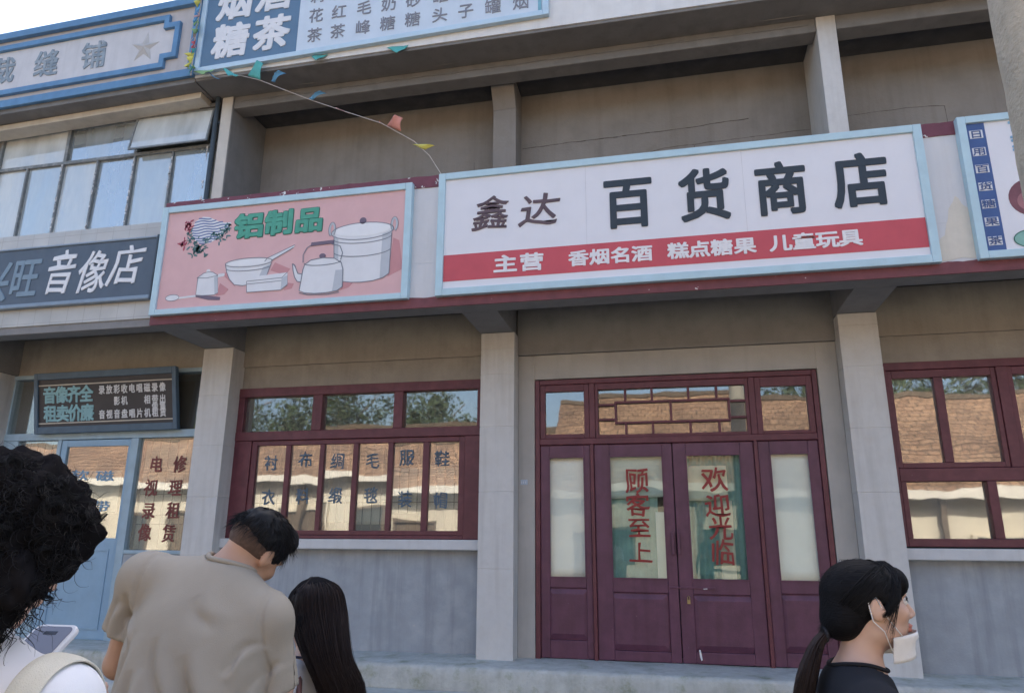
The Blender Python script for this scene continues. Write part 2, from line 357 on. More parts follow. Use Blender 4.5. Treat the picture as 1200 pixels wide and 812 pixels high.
# cracks and board joints in the gallery render
def crack(pts, w=.006):
    cr = MB()
    for (xa, za), (xb, zb) in zip(pts[:-1], pts[1:]):
        n = max(2, int(math.hypot(xb-xa, zb-za)/.05)); prev = None
        for i in range(n+1):
            t = i/n; x = xa+(xb-xa)*t; z = za+(zb-za)*t; k = noise.noise((x*6, z*6, 2))*.010; p = (x, .249, z+k)
            if prev: cr.tube([prev, p], w*random.uniform(.35,.9), 4, cap=False)
            prev = p
    part('crack_line', cr, mat('dark crack', (.10,.09,.08), .95, .1))
crack([(-1.48,5.86),(-.6,5.88),(.35,5.90),(1.0,5.93)]); crack([(-.7,5.61),(-.2,5.62),(.1,5.68),(1.6,5.72)], .004)
crack([(.42,5.68),(.43,4.9)], .004); crack([(-1.48,5.5),(-.78,5.5)], .004); crack([(-2.05,5.0),(-2.05,5.75)], .003)
crack([(2.55,5.85),(2.9,5.83),(2.92,4.95)], .004); crack([(1.9,5.83),(2.55,5.85)], .003)
part('gallery_fin', MB().box(1.612, 1.790, -.455, .248, 3.99, 6.538), c_pil, bevel=.006)
part('gallery_fin', MB().box(-4.945, -4.79, -.45, .248, 3.99, 6.538), c_grey, bevel=.006)
c_strip = mat('cream corner render', (.60,.57,.52), .8, .06, 6, streak=.3, bump=.1)
part('fin_edge', MB().box(-4.93, -4.80, -.457, -.4505, 3.99, 6.535), c_strip)
C = MB().box(-1.755, -1.495, -.05, .248, 3.99, 6.2)
C.add([(-1.755,-.05,6.2),(-1.495,-.05,6.2),(-1.495,.248,6.2),(-1.755,.248,6.2),(-1.755,-.25,6.538),(-1.495,-.25,6.538),(-1.495,.248,6.538),(-1.755,.248,6.538)],
      [(0,1,5,4),(1,2,6,5),(3,0,4,7),(4,5,6,7)])
part('gallery_column', C, c_log, bevel=.005)
# eave: beam, slab with a rough drip edge, fascia
part('eave_beam', MB().box(-4.79, 1.611, -.44, -.24, 6.385, 6.54).box(1.791, 9.0, -.44, -.24, 6.385, 6.54), c_dark, bevel=.01)
part('eave_slab', MB().box(-5.06, 9.0, -.80, -.30, 6.541, 6.70), c_dark, bevel=.008)
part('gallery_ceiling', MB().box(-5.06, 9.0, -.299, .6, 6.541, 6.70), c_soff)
part('roof_fascia', MB().box(-5.06, 9.0, -.815, -.70, 6.575, 8.0).box(-5.06, 9.0, -.699, .6, 7.8, 7.95), c_fasc)
for z, r_ in ((6.55,.012), (6.47,.008)):
    L_ = MB(); pts = [(x, (-.445 if z < 6.5 else -.50), z+.012*noise.noise((x*3, z*4, 0))) for x in np.arange(-4.7, 1.6, .08)]
    L_.tube(pts, [r_*(.5+abs(noise.noise((p[0]*4, z, 3)))) for p in pts], 5); part('mortar_ridge', L_, c_dark)

# shop interior behind the glass
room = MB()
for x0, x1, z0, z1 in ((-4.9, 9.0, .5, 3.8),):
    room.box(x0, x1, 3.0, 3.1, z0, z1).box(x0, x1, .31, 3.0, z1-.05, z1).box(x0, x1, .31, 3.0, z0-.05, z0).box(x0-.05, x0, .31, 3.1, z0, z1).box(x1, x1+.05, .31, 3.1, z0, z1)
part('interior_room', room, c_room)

# ---- display window with three transom lights over a six-light sash
def big_window():
    f = MB()
    f.box(-4.603,-4.395,-.012,.10,1.54,2.55).box(-2.012,-1.857,-.012,.10,1.54,2.55)          # broad lower jambs
    f.box(-4.603,-4.525,-.015,.10,2.648,3.03).box(-1.89,-1.857,-.015,.10,2.648,3.03)
    f.box(-4.603,-1.857,-.02,.10,3.03,3.126).box(-4.603,-1.857,-.02,.10,2.552,2.647)         # head, transom
    f.box(-3.71,-3.60,-.017,.10,2.648,3.029).box(-2.79,-2.69,-.017,.10,2.648,3.029)
    f.box(-4.394,-2.013,-.012,.10,1.54,1.575)
    win = f.build('window', c_frame, shop, bevel=.005)
    s = MB(); frame_boxes(s, -4.392, -2.015, 1.577, 2.549, .06, .004, .06, wt=.05, wb=.045)
    xs = [(-4.307,-3.991),(-3.934,-3.599),(-3.548,-3.222),(-3.166,-2.836),(-2.781,-2.458),(-2.393,-2.075)]
    for (a, b), (c, d) in zip(xs[:-1], xs[1:]): s.box(b, c, .006, .058, 1.623, 2.498)
    s.build('sash', c_frame, win, bevel=.004)
    for i, (a, b) in enumerate(xs): pane(a-.02, b+.02, 1.62, 2.50, .034, g_win, win, .012)
    for a, b in ((-4.525,-3.71),(-3.60,-2.79),(-2.69,-1.89)): pane(a, b, 2.647, 3.03, .04, g_tran, win, .012)
    m = mat('blue brush paint on glass', (.075,.135,.205), .5, .2, 14)
    xs2 = [-4.164,-3.767,-3.399,-3.011,-2.64,-2.262]
    it = [(c, x, z, .135, .15) for c, x, z in zip('衬布绸毛服鞋', xs2, (2.316,2.341,2.322,2.318,2.345,2.325))] + \
         [(c, x, z, .13, .15) for c, x, z in zip('衣料缎毯装帽', xs2, (1.955,1.963,1.969,1.966,1.93,1.915))]
    letters(it, .0325, m, 'lettering', win, bold=.008, depth=.002, wob=.035)
    return win
big_window()
part('window_sill', MB().box(-4.70,-1.807,-.10,.10,1.442,1.538), c_sill, bevel=.008)
part('window_sill', MB().box(1.88,9.0,-.10,.10,1.397,1.492), c_sill, bevel=.008)

# ---- right-hand window: casements over two fixed lights
def right_window():
    f = MB()
    f.box(1.927,9.0,-.02,.10,3.045,3.117).box(1.927,1.953,-.02,.10,1.505,3.044).box(1.954,9.0,-.018,.10,2.052,2.165).box(1.954,9.0,-.018,.10,1.505,1.572)
    f.box(2.842,2.928,-.018,.10,2.166,3.044).box(3.86,3.93,-.018,.10,2.166,3.044).box(1.954,2.0,-.016,.10,1.573,2.051).box(2.63,2.704,-.016,.10,1.573,2.051).box(3.36,3.43,-.016,.10,1.573,2.051)
    win = f.build('window', c_frame, shop, bevel=.005)
    for x in (1.955, 2.93):
        s = MB(); frame_boxes(s, x, x+.885, 2.168, 3.042, .04, -.005, .07, wt=.07, wb=.045); s.box(x+.382, x+.455, -.003, .068, 2.214, 2.971)
        s.build('sash', c_frame, win, bevel=.004)
    for x in (1.955, 2.93):
        pane(x+.035, x+.382, 2.212, 2.972, .035, g_win, win, .008); pane(x+.455, x+.85, 2.212, 2.972, .035, g_win, win, .008)
    pane(2.0,2.63,1.572,2.052,.04,g_win,win,.008); pane(2.704,3.36,1.572,2.052,.04,g_win,win,.008); pane(3.43,9.0,1.572,2.052,.04,g_win,win,.008)
right_window()

# ---- entrance: frame with lattice transom, two leaves, two side lights
def entrance():
    f = MB()
    f.box(-1.292,-1.246,-.02,.10,.49,3.084).box(1.314,1.359,-.02,.10,.49,3.084).box(-1.245,1.313,-.02,.10,3.035,3.084).box(-1.245,1.313,-.022,.10,2.437,2.497)
    f.box(-.755,-.722,-.024,.10,.49,2.436).box(.752,.785,-.024,.10,.49,2.436).box(-.755,-.70,-.018,.10,2.498,3.034).box(.745,.80,-.018,.10,2.498,3.034)
    fr = f.build('door_frame', c_frame, shop, bevel=.005)
    frame_boxes(MB(),-1.243,-.757,2.499,3.033,.05,-.008,.06,wt=.068,wb=.042).build('transom_sash', c_frame, fr, bevel=.004)
    frame_boxes(MB(),.802,1.311,2.499,3.033,.052,-.008,.06,wt=.09,wb=.03).build('transom_sash', c_frame, fr, bevel=.004)
    l = MB(); b = .011
    frame_boxes(l,-.699,.744,2.499,3.033,.03,-.004,.05,wt=.06,wb=.028)
    def bar(x0,z0,x1,z1): l.box(min(x0,x1)-b,max(x0,x1)+b,.002+random.uniform(0,.003),.03,min(z0,z1)-b,max(z0,z1)+b)
    bar(-.50,2.84,.562,2.84); bar(-.50,2.64,.562,2.64); bar(-.50,2.662,-.50,2.818); bar(.562,2.662,.562,2.818)
    bar(-.668,2.82,-.523,2.82); bar(-.668,2.675,-.523,2.675); bar(.585,2.82,.713,2.82); bar(.585,2.665,.713,2.665); bar(.025,2.662,.025,2.818)
    for x in (-.405,-.15,.195,.455): bar(x,2.863,x,2.962)
    for x in (-.405,-.15,.200,.465): bar(x,2.538,x,2.618)
    l.build('transom_lattice', c_frame, fr, bevel=.003)
    pane(-1.2,-.79,2.53,2.97,.02,g_tran,fr); pane(-.68,.72,2.52,2.98,.04,g_tran,fr); pane(.85,1.26,2.52,2.95,.02,g_tran,fr)
    def leaf(x0, x1, gx0, gx1, p, side, name):
        """stiles and rails round a glass light above a raised panel"""
        z0, z1 = .505, 2.434; gz0, gz1 = 1.205, 2.318; y = .0
        m = MB()
        m.box(x0,gx0,y,.045,z0,z1).box(gx1,x1,y,.045,z0,z1).box(gx0,gx1,y,.045,gz1,z1).box(gx0,gx1,y,.045,p[3],gz0).box(gx0,gx1,y,.045,z0,p[2])
        m.box(gx0,gx1,.018,.04,p[2],p[3])
        o = m.build(name, c_door, shop, bevel=.006)
        r_ = MB(); a = .045                                               # raised field of the lower panel
        r_.add([(p[0],.0175,p[2]+.01),(p[1],.0175,p[2]+.01),(p[1],.0175,p[3]-.01),(p[0],.0175,p[3]-.01),(p[0]+a,.002,p[2]+.01+a),(p[1]-a,.002,p[2]+.01+a),(p[1]-a,.002,p[3]-.01-a),(p[0]+a,.002,p[3]-.01-a)],
               [(4,5,6,7),(0,1,5,4),(1,2,6,5),(2,3,7,6),(3,0,4,7)])
        r_.build('raised_panel', c_door, o)
        g_ = MB(); frame_boxes(g_, gx0-.004, gx1+.004, gz0-.004, gz1+.004, .012, -.006, -.0005); g_.build('glazing_bead', c_door, o)
        pane(gx0,gx1,gz0,gz1,.02,g_side if side else g_door,o)
        return o
    leaf(-1.244,-.757,-1.158,-.817,(-1.18,-.80,.66,1.115),1,'side_light')
    leaf(.787,1.312,.888,1.222,(.87,1.235,.62,1.10),1,'side_light')
    A = leaf(-.720,.012,-.574,-.078,(-.60,-.085,.59,1.085),0,'door_leaf'); B = leaf(.020,.750,.138,.628,(.128,.665,.60,1.08),0,'door_leaf')
    red = mat('red brush paint on glass', (.27,.03,.028), .5, .12, 14)
    letters([('顾',-.325,2.085,.19,.215),('客',-.325,1.86,.19,.19),('至',-.318,1.655,.18,.17),('上',-.318,1.43,.19,.17)], .0185, red, 'lettering', A, bold=.014, depth=.002, wob=.03)
    letters([('欢',.387,2.09,.20,.21),('迎',.40,1.855,.19,.19),('光',.415,1.655,.18,.19),('临',.416,1.44,.18,.20)], .0185, red, 'lettering', B, bold=.014, depth=.002, wob=.03)
    h = MB().box(.022,.046,-.03,-.008,1.42,1.62).box(.026,.042,-.012,0,1.43,1.45).box(.026,.042,-.012,0,1.59,1.61); h.build('handle', c_door, B, bevel=.004)
    h = MB().box(-.03,-.006,-.03,-.008,1.42,1.62).box(-.026,-.01,-.012,0,1.43,1.45).box(-.026,-.01,-.012,0,1.59,1.61); h.build('handle', c_door, A, bevel=.004)
    k = MB().box(-.075,.30,-.012,-.002,1.128,1.146); k.box(.27,.33,-.02,-.012,1.125,1.149); k.build('bolt_bar', c_door, B, bevel=.003)
    k = MB().box(.081,.109,-.022,-.002,1.0,1.035); k.tube([(.086,-.012,1.035),(.086,-.012,1.058),(.095,-.012,1.068),(.104,-.012,1.058),(.104,-.012,1.035)], .004, 8); k.build('padlock', c_brass, B, bevel=.003)
    sc = MB().poly([(.160,.62),(.172,.62),(.180,.585),(.186,.54),(.176,.53),(.166,.56)], -.0015, .002); sc.poly([(.225,1.131),(.26,1.134),(.262,1.128),(.23,1.126)], -.0225, -.0195)
    sc.build('paint_scrape', c_white2, B)
    return fr
entrance()
np_ = thing('number_plate', 'small faded blue house number plate on the plaster beside the maroon door frame', 'plate', (-1.40,-.03,2.08))
MB().box(-1.435,-1.365,-.036,-.031,2.055,2.105).build('plate', mat('faded blue enamel', (.42,.50,.60), .4, .1), np_, bevel=.003)
letters([(c, -1.42+.02*i, 2.08, .016, .026) for i, c in enumerate('108')], -.0365, c_white2, 'number', np_, bold=.02, depth=.001)

# ---- curtains hung inside
def curtain(name, label, x0, x1, z0, z1, y, m, amp=.02, k=30, group=None, wave=0.):
    nx = max(12, int((x1-x0)*70)); mb = MB(); vs = []; fs = []; nz = 10
    for j in range(nz+1):
        for i in range(nx+1):
            x = x0+(x1-x0)*i/nx; z = z0+(z1-z0)*j/nz
            if j == 0: z += wave*math.sin(x*3.1+1)
            vs.append((x, y+amp*math.sin(x*k+.8*math.sin(z*2))*(.6+.4*math.sin(x*3.7)), z))
    for j in range(nz):
        for i in range(nx): a = j*(nx+1)+i; fs.append((a, a+1, a+nx+2, a+nx+1))
    mb.add(vs, fs); o = mb.build(name, m, smooth=True); so = o.modifiers.new('thickness', 'SOLIDIFY'); so.thickness = .003
    return tag(o, label, 'curtain', group)
curtain('curtain', 'pale green white cloth stretched behind the narrow glass left of the double door', -1.18, -.79, 1.18, 2.36, .045, mat('greenish white cloth', (.82,.85,.78), .9, .04), .003, 20)
curtain('curtain', 'pale cloth panel behind the narrow glass right of the double door', .86, 1.25, 1.18, 2.36, .045, mat('soft green white cloth', (.76,.82,.76), .9, .05), .004, 22)
curtain('curtain', 'short pale cloth hung across the top of the left door glass above the teal curtain', -.62, -.03, 1.93, 2.36, .05, c_cloth, .004, 22, wave=.012)
curtain('curtain', 'teal pleated curtain across the lower half of the left door glass', -.62, -.14, 1.15, 1.98, .075, c_teal, .012, 95)
curtain('curtain', 'thin white cloth strip at the right edge of the left door glass', -.165, -.075, 1.15, 1.80, .055, c_cloth, .004, 40)
curtain('curtain', 'cream cloth hanging in the upper part of the right door glass', .11, .50, 1.90, 2.22, .05, c_cloth2, .004, 22)
curtain('curtain', 'teal pleated curtain behind the whole right door glass', .10, .66, 1.15, 2.36, .080, c_teal, .012, 90)
curtain('curtain', 'narrow cream cloth strip hanging behind the characters of the right door glass', .40, .53, 1.15, 1.90, .058, c_cloth2, .006, 40)
# white notice cloths behind the six-light window
for i, (a, b, z0, z1, lab) in enumerate([(-4.33,-3.98,1.72,1.985,'leftmost'),(-3.56,-3.215,1.70,1.965,'third from left'),(-3.18,-2.83,1.69,1.985,'fourth from left'),(-2.80,-2.445,1.80,2.25,'fifth from left, tall'),(-2.41,-2.06,1.83,2.27,'sixth and last')]):
    curtain('paper_sheet', 'plain cream sheet hung behind the %s pane of the display window' % lab, a, b, z0, z1, .060, c_cloth2, .003, 16, 'sheets hung inside the display window', wave=.008)
# security bars inside the glass
def grille(name, label, x0, x1, z0, z1, y, dx, rows, m):
    mb = MB(); n = int(round((x1-x0)/dx))
    for i in range(n+1):
        x = x0+(x1-x0)*i/n; mb.tube([(x, y, z0), (x, y, z1)], .0045, 6)
    for z in rows: mb.tube([(x0, y+.009, z), (x1, y+.009, z)], .0045, 6)
    return tag(mb.build(name, m), label, 'grille')
c_bar = mat('dark grille bar', (.10,.085,.06), .6, .2, 20)
grille('security_grille', 'thin dark iron bars behind the glass of the six pane display window', -4.36, -2.03, 1.60, 2.52, .047, .0975, (1.9, 2.25), c_bar)

# ================================================================== the neighbouring tailor's building
tail = thing('tailor_building', 'neighbouring building with azure cornice, steel upper windows, white tile band and pale blue shopfront', 'building', (-7, 0, 0))
LX = -13.0
W = MB()
W.box(LX,-4.956,0,.3,3.395,3.84); W.box(-7.949,-7.661,.03,1.6,.45,3.394); W.box(-7.66,-4.958,.03,.3,.45,1.37)
part('wall', W, c_wall, tail)
part('wall_panel', MB().box(-5.90,-4.958,-.005,.029,.48,1.37), c_dado, tail)
part('wall', MB().box(LX,-7.95,.0,.3,.45,3.394), c_wall, tail)
pilaster(-7.97,-7.62,-.22,(.45,1.25,2.0,2.75,3.40), tail, c_pil)
part('bracket', MB().box(-7.97,-7.60,-.884,.0,3.402,3.84), c_grey, tail)
part('canopy_beam', MB().box(LX,-4.952,-1.03,-.84,3.575,3.70), c_grey, tail, bevel=.006)
part('canopy_slab', MB().box(LX,-4.952,-1.03,.24,3.842,3.99), c_grey, tail)
part('tile_band', MB().box(LX,-4.951,-1.045,-.93,3.655,4.70).box(LX,-4.951,-.929,-.40,4.60,4.70), c_tile, tail, bevel=.004)
# upper window wall
U = MB()
U.box(LX,-5.03,-.36,.25,6.452,6.56).box(LX,-8.10,-.36,.25,4.7,6.45)
part('wall', U, c_grey, tail)
def upper_window():
    f = MB()
    f.box(-8.09,-5.035,-.40,-.34,6.425,6.451).box(-8.09,-5.035,-.40,-.34,5.945,5.985).box(-8.09,-5.035,-.40,-.34,4.70,4.98)
    f.box(-8.09,-8.06,-.402,-.34,4.98,6.424).box(-5.065,-5.035,-.402,-.34,4.98,6.424)
    for x in (-7.08,-6.08): f.box(x-.022,x+.022,-.403,-.34,5.986,6.424)
    for x in (-7.62,-7.10,-6.60,-6.08,-5.56): f.box(x-.013,x+.013,-.402,-.34,4.98,5.944)
    win = f.build('window', c_steel, tail, bevel=.003)
    for (a, b), gg in zip(((-8.06,-7.102),(-7.058,-6.102)), (g_up, g_up3)): pane(a,b,5.985,6.425,-.37,gg,win,.015)
    # third top light stands ajar, hinged at its head
    s = MB(); frame_boxes(s,-6.10,-5.045,5.965,6.44,.022,-.435,-.412); ps = MB().box(-6.08,-5.065,-.426,-.422,5.985,6.42)
    for q, m, nm in ((s, c_steel, 'sash'), (ps, g_up, 'pane')):
        q.xf(lambda v: Vector((v.x, -.41 + (v.y+.41)*math.cos(R(9)) - (6.44-v.z)*math.sin(R(9)), 6.44 - (6.44-v.z)*math.cos(R(9)) + (v.y+.41)*math.sin(R(9))))); q.build(nm, m, win)
    xs = [-8.06,-7.62,-7.10,-6.60,-6.08,-5.56,-5.065]
    for a, b, gg in zip(xs[:-1], xs[1:], (g_up, g_up2, g_up, g_up3, g_up2, g_up3)): pane(a,b,4.98,5.945,-.37,gg,win,.015)
    ch = MB()                                                   # flaking putty along the glazing bars
    for x in (-7.10,-6.60,-6.08,-5.56,-5.10):
        for q in range(16):
            z = random.uniform(5.0,5.93); w = random.uniform(.004,.012); h = random.uniform(.015,.05); ch.box(x-w+random.uniform(-.01,.01),x+w,-.408,-.4025,z,z+h)
    ch.build('putty', c_white, win)
upper_window()
up_room = MB().box(-8.1,-5.04,.24,.249,4.7,6.45).box(-8.1,-5.04,-.33,.24,4.62,4.69)
part('interior_room', up_room, mat('upper room wall', (.28,.30,.30), .9, .1, 3), tail)
for i, (a, b, lab) in enumerate([(-8.0,-7.55,'hanging at the far left of the upper steel window'),(-7.3,-6.72,'bunched at the middle of the upper steel window'),(-5.35,-5.08,'hanging beside the downpipe end of the upper steel window')]):
    curtain('curtain', 'white washed out curtain '+lab, a, b, 4.95, 6.0, -.22, c_cloth, .02, 45)
part('downpipe', MB().tube([(-4.985,-.47,4.0),(-4.985,-.47,6.54)], .027, 10).box(-5.03,-4.94,-.455,-.44,5.2,5.23).box(-5.03,-4.94,-.455,-.44,6.2,6.23), c_pipe, tail, smooth=False)
# cornice
def slope(mb, k=.026, x0=-5.15): return mb.xf(lambda v: Vector((v.x, v.y, v.z + (v.x-x0)*k)))
part('eave_slab', slope(MB().box(LX,-5.066,-.80,.5,6.575,6.60).box(LX,-5.066,-.799,-.45,6.53,6.574)), c_dark, tail)
part('lintel_band', slope(MB().box(LX,-5.11,-.62,-.42,6.455,6.529), .03), c_cream, tail)
part('lintel', MB().box(LX,-5.04,-.44,-.35,6.452,6.50), c_dark, tail)
part('cornice', slope(MB().box(LX,-5.066,-.80,-.60,6.601,7.66)), c_cpan, tail)
T = MB().box(LX,-5.066,-.85,-.801,6.59,6.69).box(LX,-5.066,-.86,-.801,7.57,7.665).box(-5.16,-5.066,-.848,-.801,6.691,7.569)
part('cornice_trim', slope(T), c_corn, tail, bevel=.006)
def poly_frame(mb, outer, inner, y0, y1):
    n = len(outer); vs = [(x,y0,z) for x,z in outer]+[(x,y0,z) for x,z in inner]+[(x,y1,z) for x,z in outer]+[(x,y1,z) for x,z in inner]; fs = []
    for i in range(n):
        j = (i+1) % n; fs += [(i,i+n,j+n,j)[::-1],(i,j,j+2*n,i+2*n)[::-1],(n+j,n+i,3*n+i,3*n+j)[::-1]]
    return mb.add(vs, fs)
def notch(x1, z0, z1, a, x0=-12.8):
    return [(x0,z0),(x1-a,z0),(x1-a,z0+a*.75),(x1,z0+a*.75),(x1,z1-a*.75),(x1-a,z1-a*.75),(x1-a,z1),(x0,z1)]
part('panel_moulding', slope(poly_frame(MB(), notch(-5.335,6.775,7.49,.155), notch(-5.40,6.845,7.42,.155), -.845, -.801)), c_corn, tail, bevel=.005)
part('cornice_panel', slope(MB().poly(notch(-5.402,6.847,7.418,.155), -.806, -.801)), c_cpan2, tail)
star = []
for k in range(10):
    r_ = .20 if k % 2 == 0 else .078; g_ = math.pi/2 + k*math.pi/5 - .07; star.append((-5.80+r_*math.cos(g_), 7.115+r_*math.sin(g_)*1.06))
mb = MB(); n = len(star); mb.add([(x,-.807,z) for x,z in star]+[(-5.80,-.84,7.115)], [(i,(i+1)%n,n) for i in range(n)])
part('star', slope(mb), mat('star render', (.50,.49,.48), .8, .08, 9, bump=.1), tail)
for q in (('裁',-7.80,7.075,.30,.34),('缝',-7.17,7.085,.30,.34),('铺',-6.50,7.10,.30,.34)): letters([q], -.8065, mat('faded grey lettering', (.27,.33,.38), .7, .25, 10, blot=.6, blot_col=(.45,.46,.48)), 'lettering', tail, bold=.02, depth=.006, shear=-.05)
# ground floor shopfront
def blue_front():
    f = MB()
    f.box(-7.66,-4.957,-.02,.09,2.617,2.70).box(-7.66,-4.957,-.03,.09,3.345,3.394)
    f.box(-7.66,-7.60,-.015,.09,2.701,3.344).box(-5.10,-5.06,-.015,.09,2.701,3.344)
    f.box(-6.87,-6.82,-.015,.09,.46,2.616).box(-5.895,-5.80,-.015,.09,.46,2.616).box(-7.66,-7.42,-.012,.09,.46,2.616)
    f.box(-7.419,-6.871,-.012,.09,.46,1.40).box(-5.799,-4.958,-.014,.09,1.372,1.41)
    fr = f.build('shopfront_frame', c_blue, tail, bevel=.005)
    pane(-7.60,-5.10,2.70,3.345,.03,g_tran,fr); pane(-7.42,-6.87,1.40,2.616,.03,g_win,fr); pane(-5.80,-4.958,1.41,2.616,.03,g_win,fr)
    d = MB(); x0,x1,z0,z1 = -6.815,-5.90,.50,2.61
    d.box(x0,x0+.075,-.005,.05,z0,z1).box(x1-.03,x1,-.005,.05,z0,z1).box(x0+.075,x1-.03,-.005,.05,2.535,z1).box(x0+.075,x1-.03,.0,.045,z0,1.533)
    dr = d.build('door', c_bdoor, tail, bevel=.005)
    pane(-6.74,-5.93,1.533,2.535,.02,g_win,dr)
    r_ = MB(); frame_boxes(r_,-6.68,-5.99,.60,1.42,.02,-.010,-.0005); r_.build('panel_bead', c_bdoor, dr)
    b = mat('bright blue lettering', (.20,.36,.52), .5, .15, 12)
    for q in (('软',-6.53,2.21,.20,.11),('磁',-6.20,2.20,.20,.11),('带',-6.19,1.87,.19,.11)): letters([q], .0185, b, 'lettering', dr, bold=.012, depth=.002, wob=.02)
    h = MB().box(-6.79,-6.76,-.03,-.006,1.45,1.62); h.build('handle', c_steel, dr, bevel=.004)
    rd = mat('maroon brush paint on glass', (.20,.05,.045), .5, .15, 14)
    for col_ in (0, 1): letters([(c, x, z, .14, .165) for c, x, z in (('修',-5.27,2.317),('理',-5.29,2.063),('租',-5.283,1.82),('赁',-5.30,1.583),('电',-5.568,2.321),('视',-5.595,2.065),('录',-5.584,1.821),('像',-5.597,1.591))[4*col_:4*col_+4]], .0285, rd, 'lettering', fr, bold=.018, depth=.002, wob=.03)
blue_front()
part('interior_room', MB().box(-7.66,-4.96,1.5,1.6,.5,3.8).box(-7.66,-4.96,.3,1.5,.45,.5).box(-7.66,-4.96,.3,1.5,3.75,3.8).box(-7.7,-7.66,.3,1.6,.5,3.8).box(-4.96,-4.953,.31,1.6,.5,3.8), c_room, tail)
curtain('paper_sheet', 'tall cream sheet behind the barred glass right of the pale blue door', -5.78, -5.20, 1.42, 2.60, .10, c_cloth2, .004, 14)
curtain('paper_sheet', 'white sheet behind the narrow glass left of the pale blue door', -7.40, -6.90, 1.45, 2.6, .10, c_cloth, .004, 14)
curtain('paper_sheet', 'cream sheet pinned behind the lettered glass of the pale blue door', -6.68, -6.05, 1.80, 2.27, .09, c_cloth2, .004, 14)
grille('security_grille', 'dark iron bars behind the red lettered glass beside the pale blue door', -5.78, -4.99, 1.43, 2.6, .05, .113, (1.68,1.78,2.0,2.24), c_bar)
grille('security_grille', 'dark iron bars behind the narrow glass left of the pale blue door', -7.40, -6.89, 1.43, 2.6, .05, .11, (1.8,2.2), c_bar)

# ================================================================== signs
def sign(name, label, x0, x1, z0, z1, y, fw, board, frame=c_ltblu, depth=.06, fwb=None):
    t = thing(name, label, 'sign', ((x0+x1)/2, y, z0))
    f = MB(); frame_boxes(f, x0, x1, z0, z1, fw, y-.022, y+depth, wb=fwb); f.build('frame', frame, t, bevel=.005)
    MB().box(x0+fw-.002, x1-fw+.002, y, y+depth-.004, z0+(fwb or fw)-.002, z1-fw+.002).build('board', board, t)
    return t
# main sign
c_mainb = mat('white sign board', (.74,.74,.775), .5, .025, 5, streak=.10, streak_col=(.62,.62,.63), blot=.06)
ms = sign('shop_sign', 'long white signboard with dark slate characters above a red strip over the maroon double door', -1.99, 2.135, 3.642, 4.848, -1.145, .066, c_mainb)
MB().box(-1.922,2.067,-1.1475,-1.1452,3.778,4.03).build('red_strip', mat('red sign strip', (.55,.085,.105), .5, .06, 5, streak=.12, streak_col=(.50,.10,.12)), ms)
Yb = -1.1455
for x in (-.62,.72): MB().box(x-.0012,x+.0012,-1.1462,-1.1451,4.031,4.781).build('board_seam', mat('seam grey', (.55,.55,.57), .6, .1), ms)
for q in (('百',-.253,4.385,.375,.44),('货',.395,4.39,.365,.44),('商',1.015,4.385,.36,.44),('店',1.635,4.395,.37,.44)): letters([q], Yb, c_ink, 'lettering', ms, bold=.027, depth=.004)
for q in (('鑫',-1.482,4.40,.29,.30),('达',-1.04,4.395,.31,.29)): letters([q], Yb, mat('brown brush lettering', (.115,.075,.085), .5, .15, 10), 'lettering', ms, bold=.010, depth=.004, wob=.03, shear=.12)
small = [('主',-1.348),('营',-1.11),('香',-.695),('烟',-.513),('名',-.33),('酒',-.152),('糕',.149),('点',.323),('糖',.503),('果',.689),('儿',.969),('童',1.149),('玩',1.328),('具',1.503)]
for a, b in ((0,1),(1,2),(2,6),(6,10),(10,14)):
    letters([(c,x,3.902,.185 if a < 2 else .15,.15 if a < 2 else .13) for c, x in small[a:b]], -1.1478, mat('white sign lettering', (.78,.77,.78), .5, .04, 10), 'lettering', ms, bold=.032, depth=.003)

# pink houseware sign
c_pink = mat('pink sign board', (.69,.43,.43), .55, .04, 4, streak=.12, streak_col=(.60,.38,.38), blot=.2, blot_col=(.72,.50,.49))
ps = sign('houseware_sign', 'pink painted signboard picturing white enamel pots, kettle, bowl and spoon', -4.93, -2.25, 3.64, 4.792, -1.145, .066, c_pink, fwb=.057)
def paint(name, polys, m, lay=0, parent=ps):
    if name in ('painted_leaf', 'painted_flower'):
        mb = MB()
        for p in polys: mb.poly(p, -1.1462-.0008*lay, -1.1452)
        return mb.build(name, m, parent)
    for i, p in enumerate(polys): MB().poly(p, -1.1462-.0008*lay-.00018*i, -1.1452).build(name, m, parent)
def ell(cx, cz, rx, rz, a0=0, a1=360, n=28): return [(cx+rx*math.cos(R(a0+(a1-a0)*i/n)), cz+rz*math.sin(R(a0+(a1-a0)*i/n))) for i in range(n+(0 if a1-a0 >= 360 else 1))]
def stroke(pts, w):
    """a brush line as a narrow outline"""
    L_ = []; Q = []
    for i, p in enumerate(pts):
        a = Vector((*pts[max(i-1,0)],0)); b = Vector((*pts[min(i+1,len(pts)-1)],0)); t = (b-a).normalized(); ww = w if not isinstance(w, (list, tuple)) else w[i]
        L_.append((p[0]-t.y*ww/2, p[1]+t.x*ww/2)); Q.append((p[0]+t.y*ww/2, p[1]-t.x*ww/2))
    return L_ + Q[::-1]
def strokes(name, lines, w, m, lay, parent=ps):
    mb = MB()
    for pts in lines:
        S_ = stroke(pts, w); n = len(pts)
        y0 = -1.1462-.0008*lay
        vs = [(x,y0,z) for x,z in S_]
        mb.add(vs, [(i, 2*n-1-i, 2*n-2-i, i+1) for i in range(n-1)])
    return mb.build(name, m, parent)
p_wht = mat('painted white enamel', (.72,.73,.75), .5, .04, 7); p_sh = mat('painted grey shade', (.50,.53,.57), .5, .06, 7); p_ln = mat('painted outline', (.20,.22,.26), .5, .1, 9)
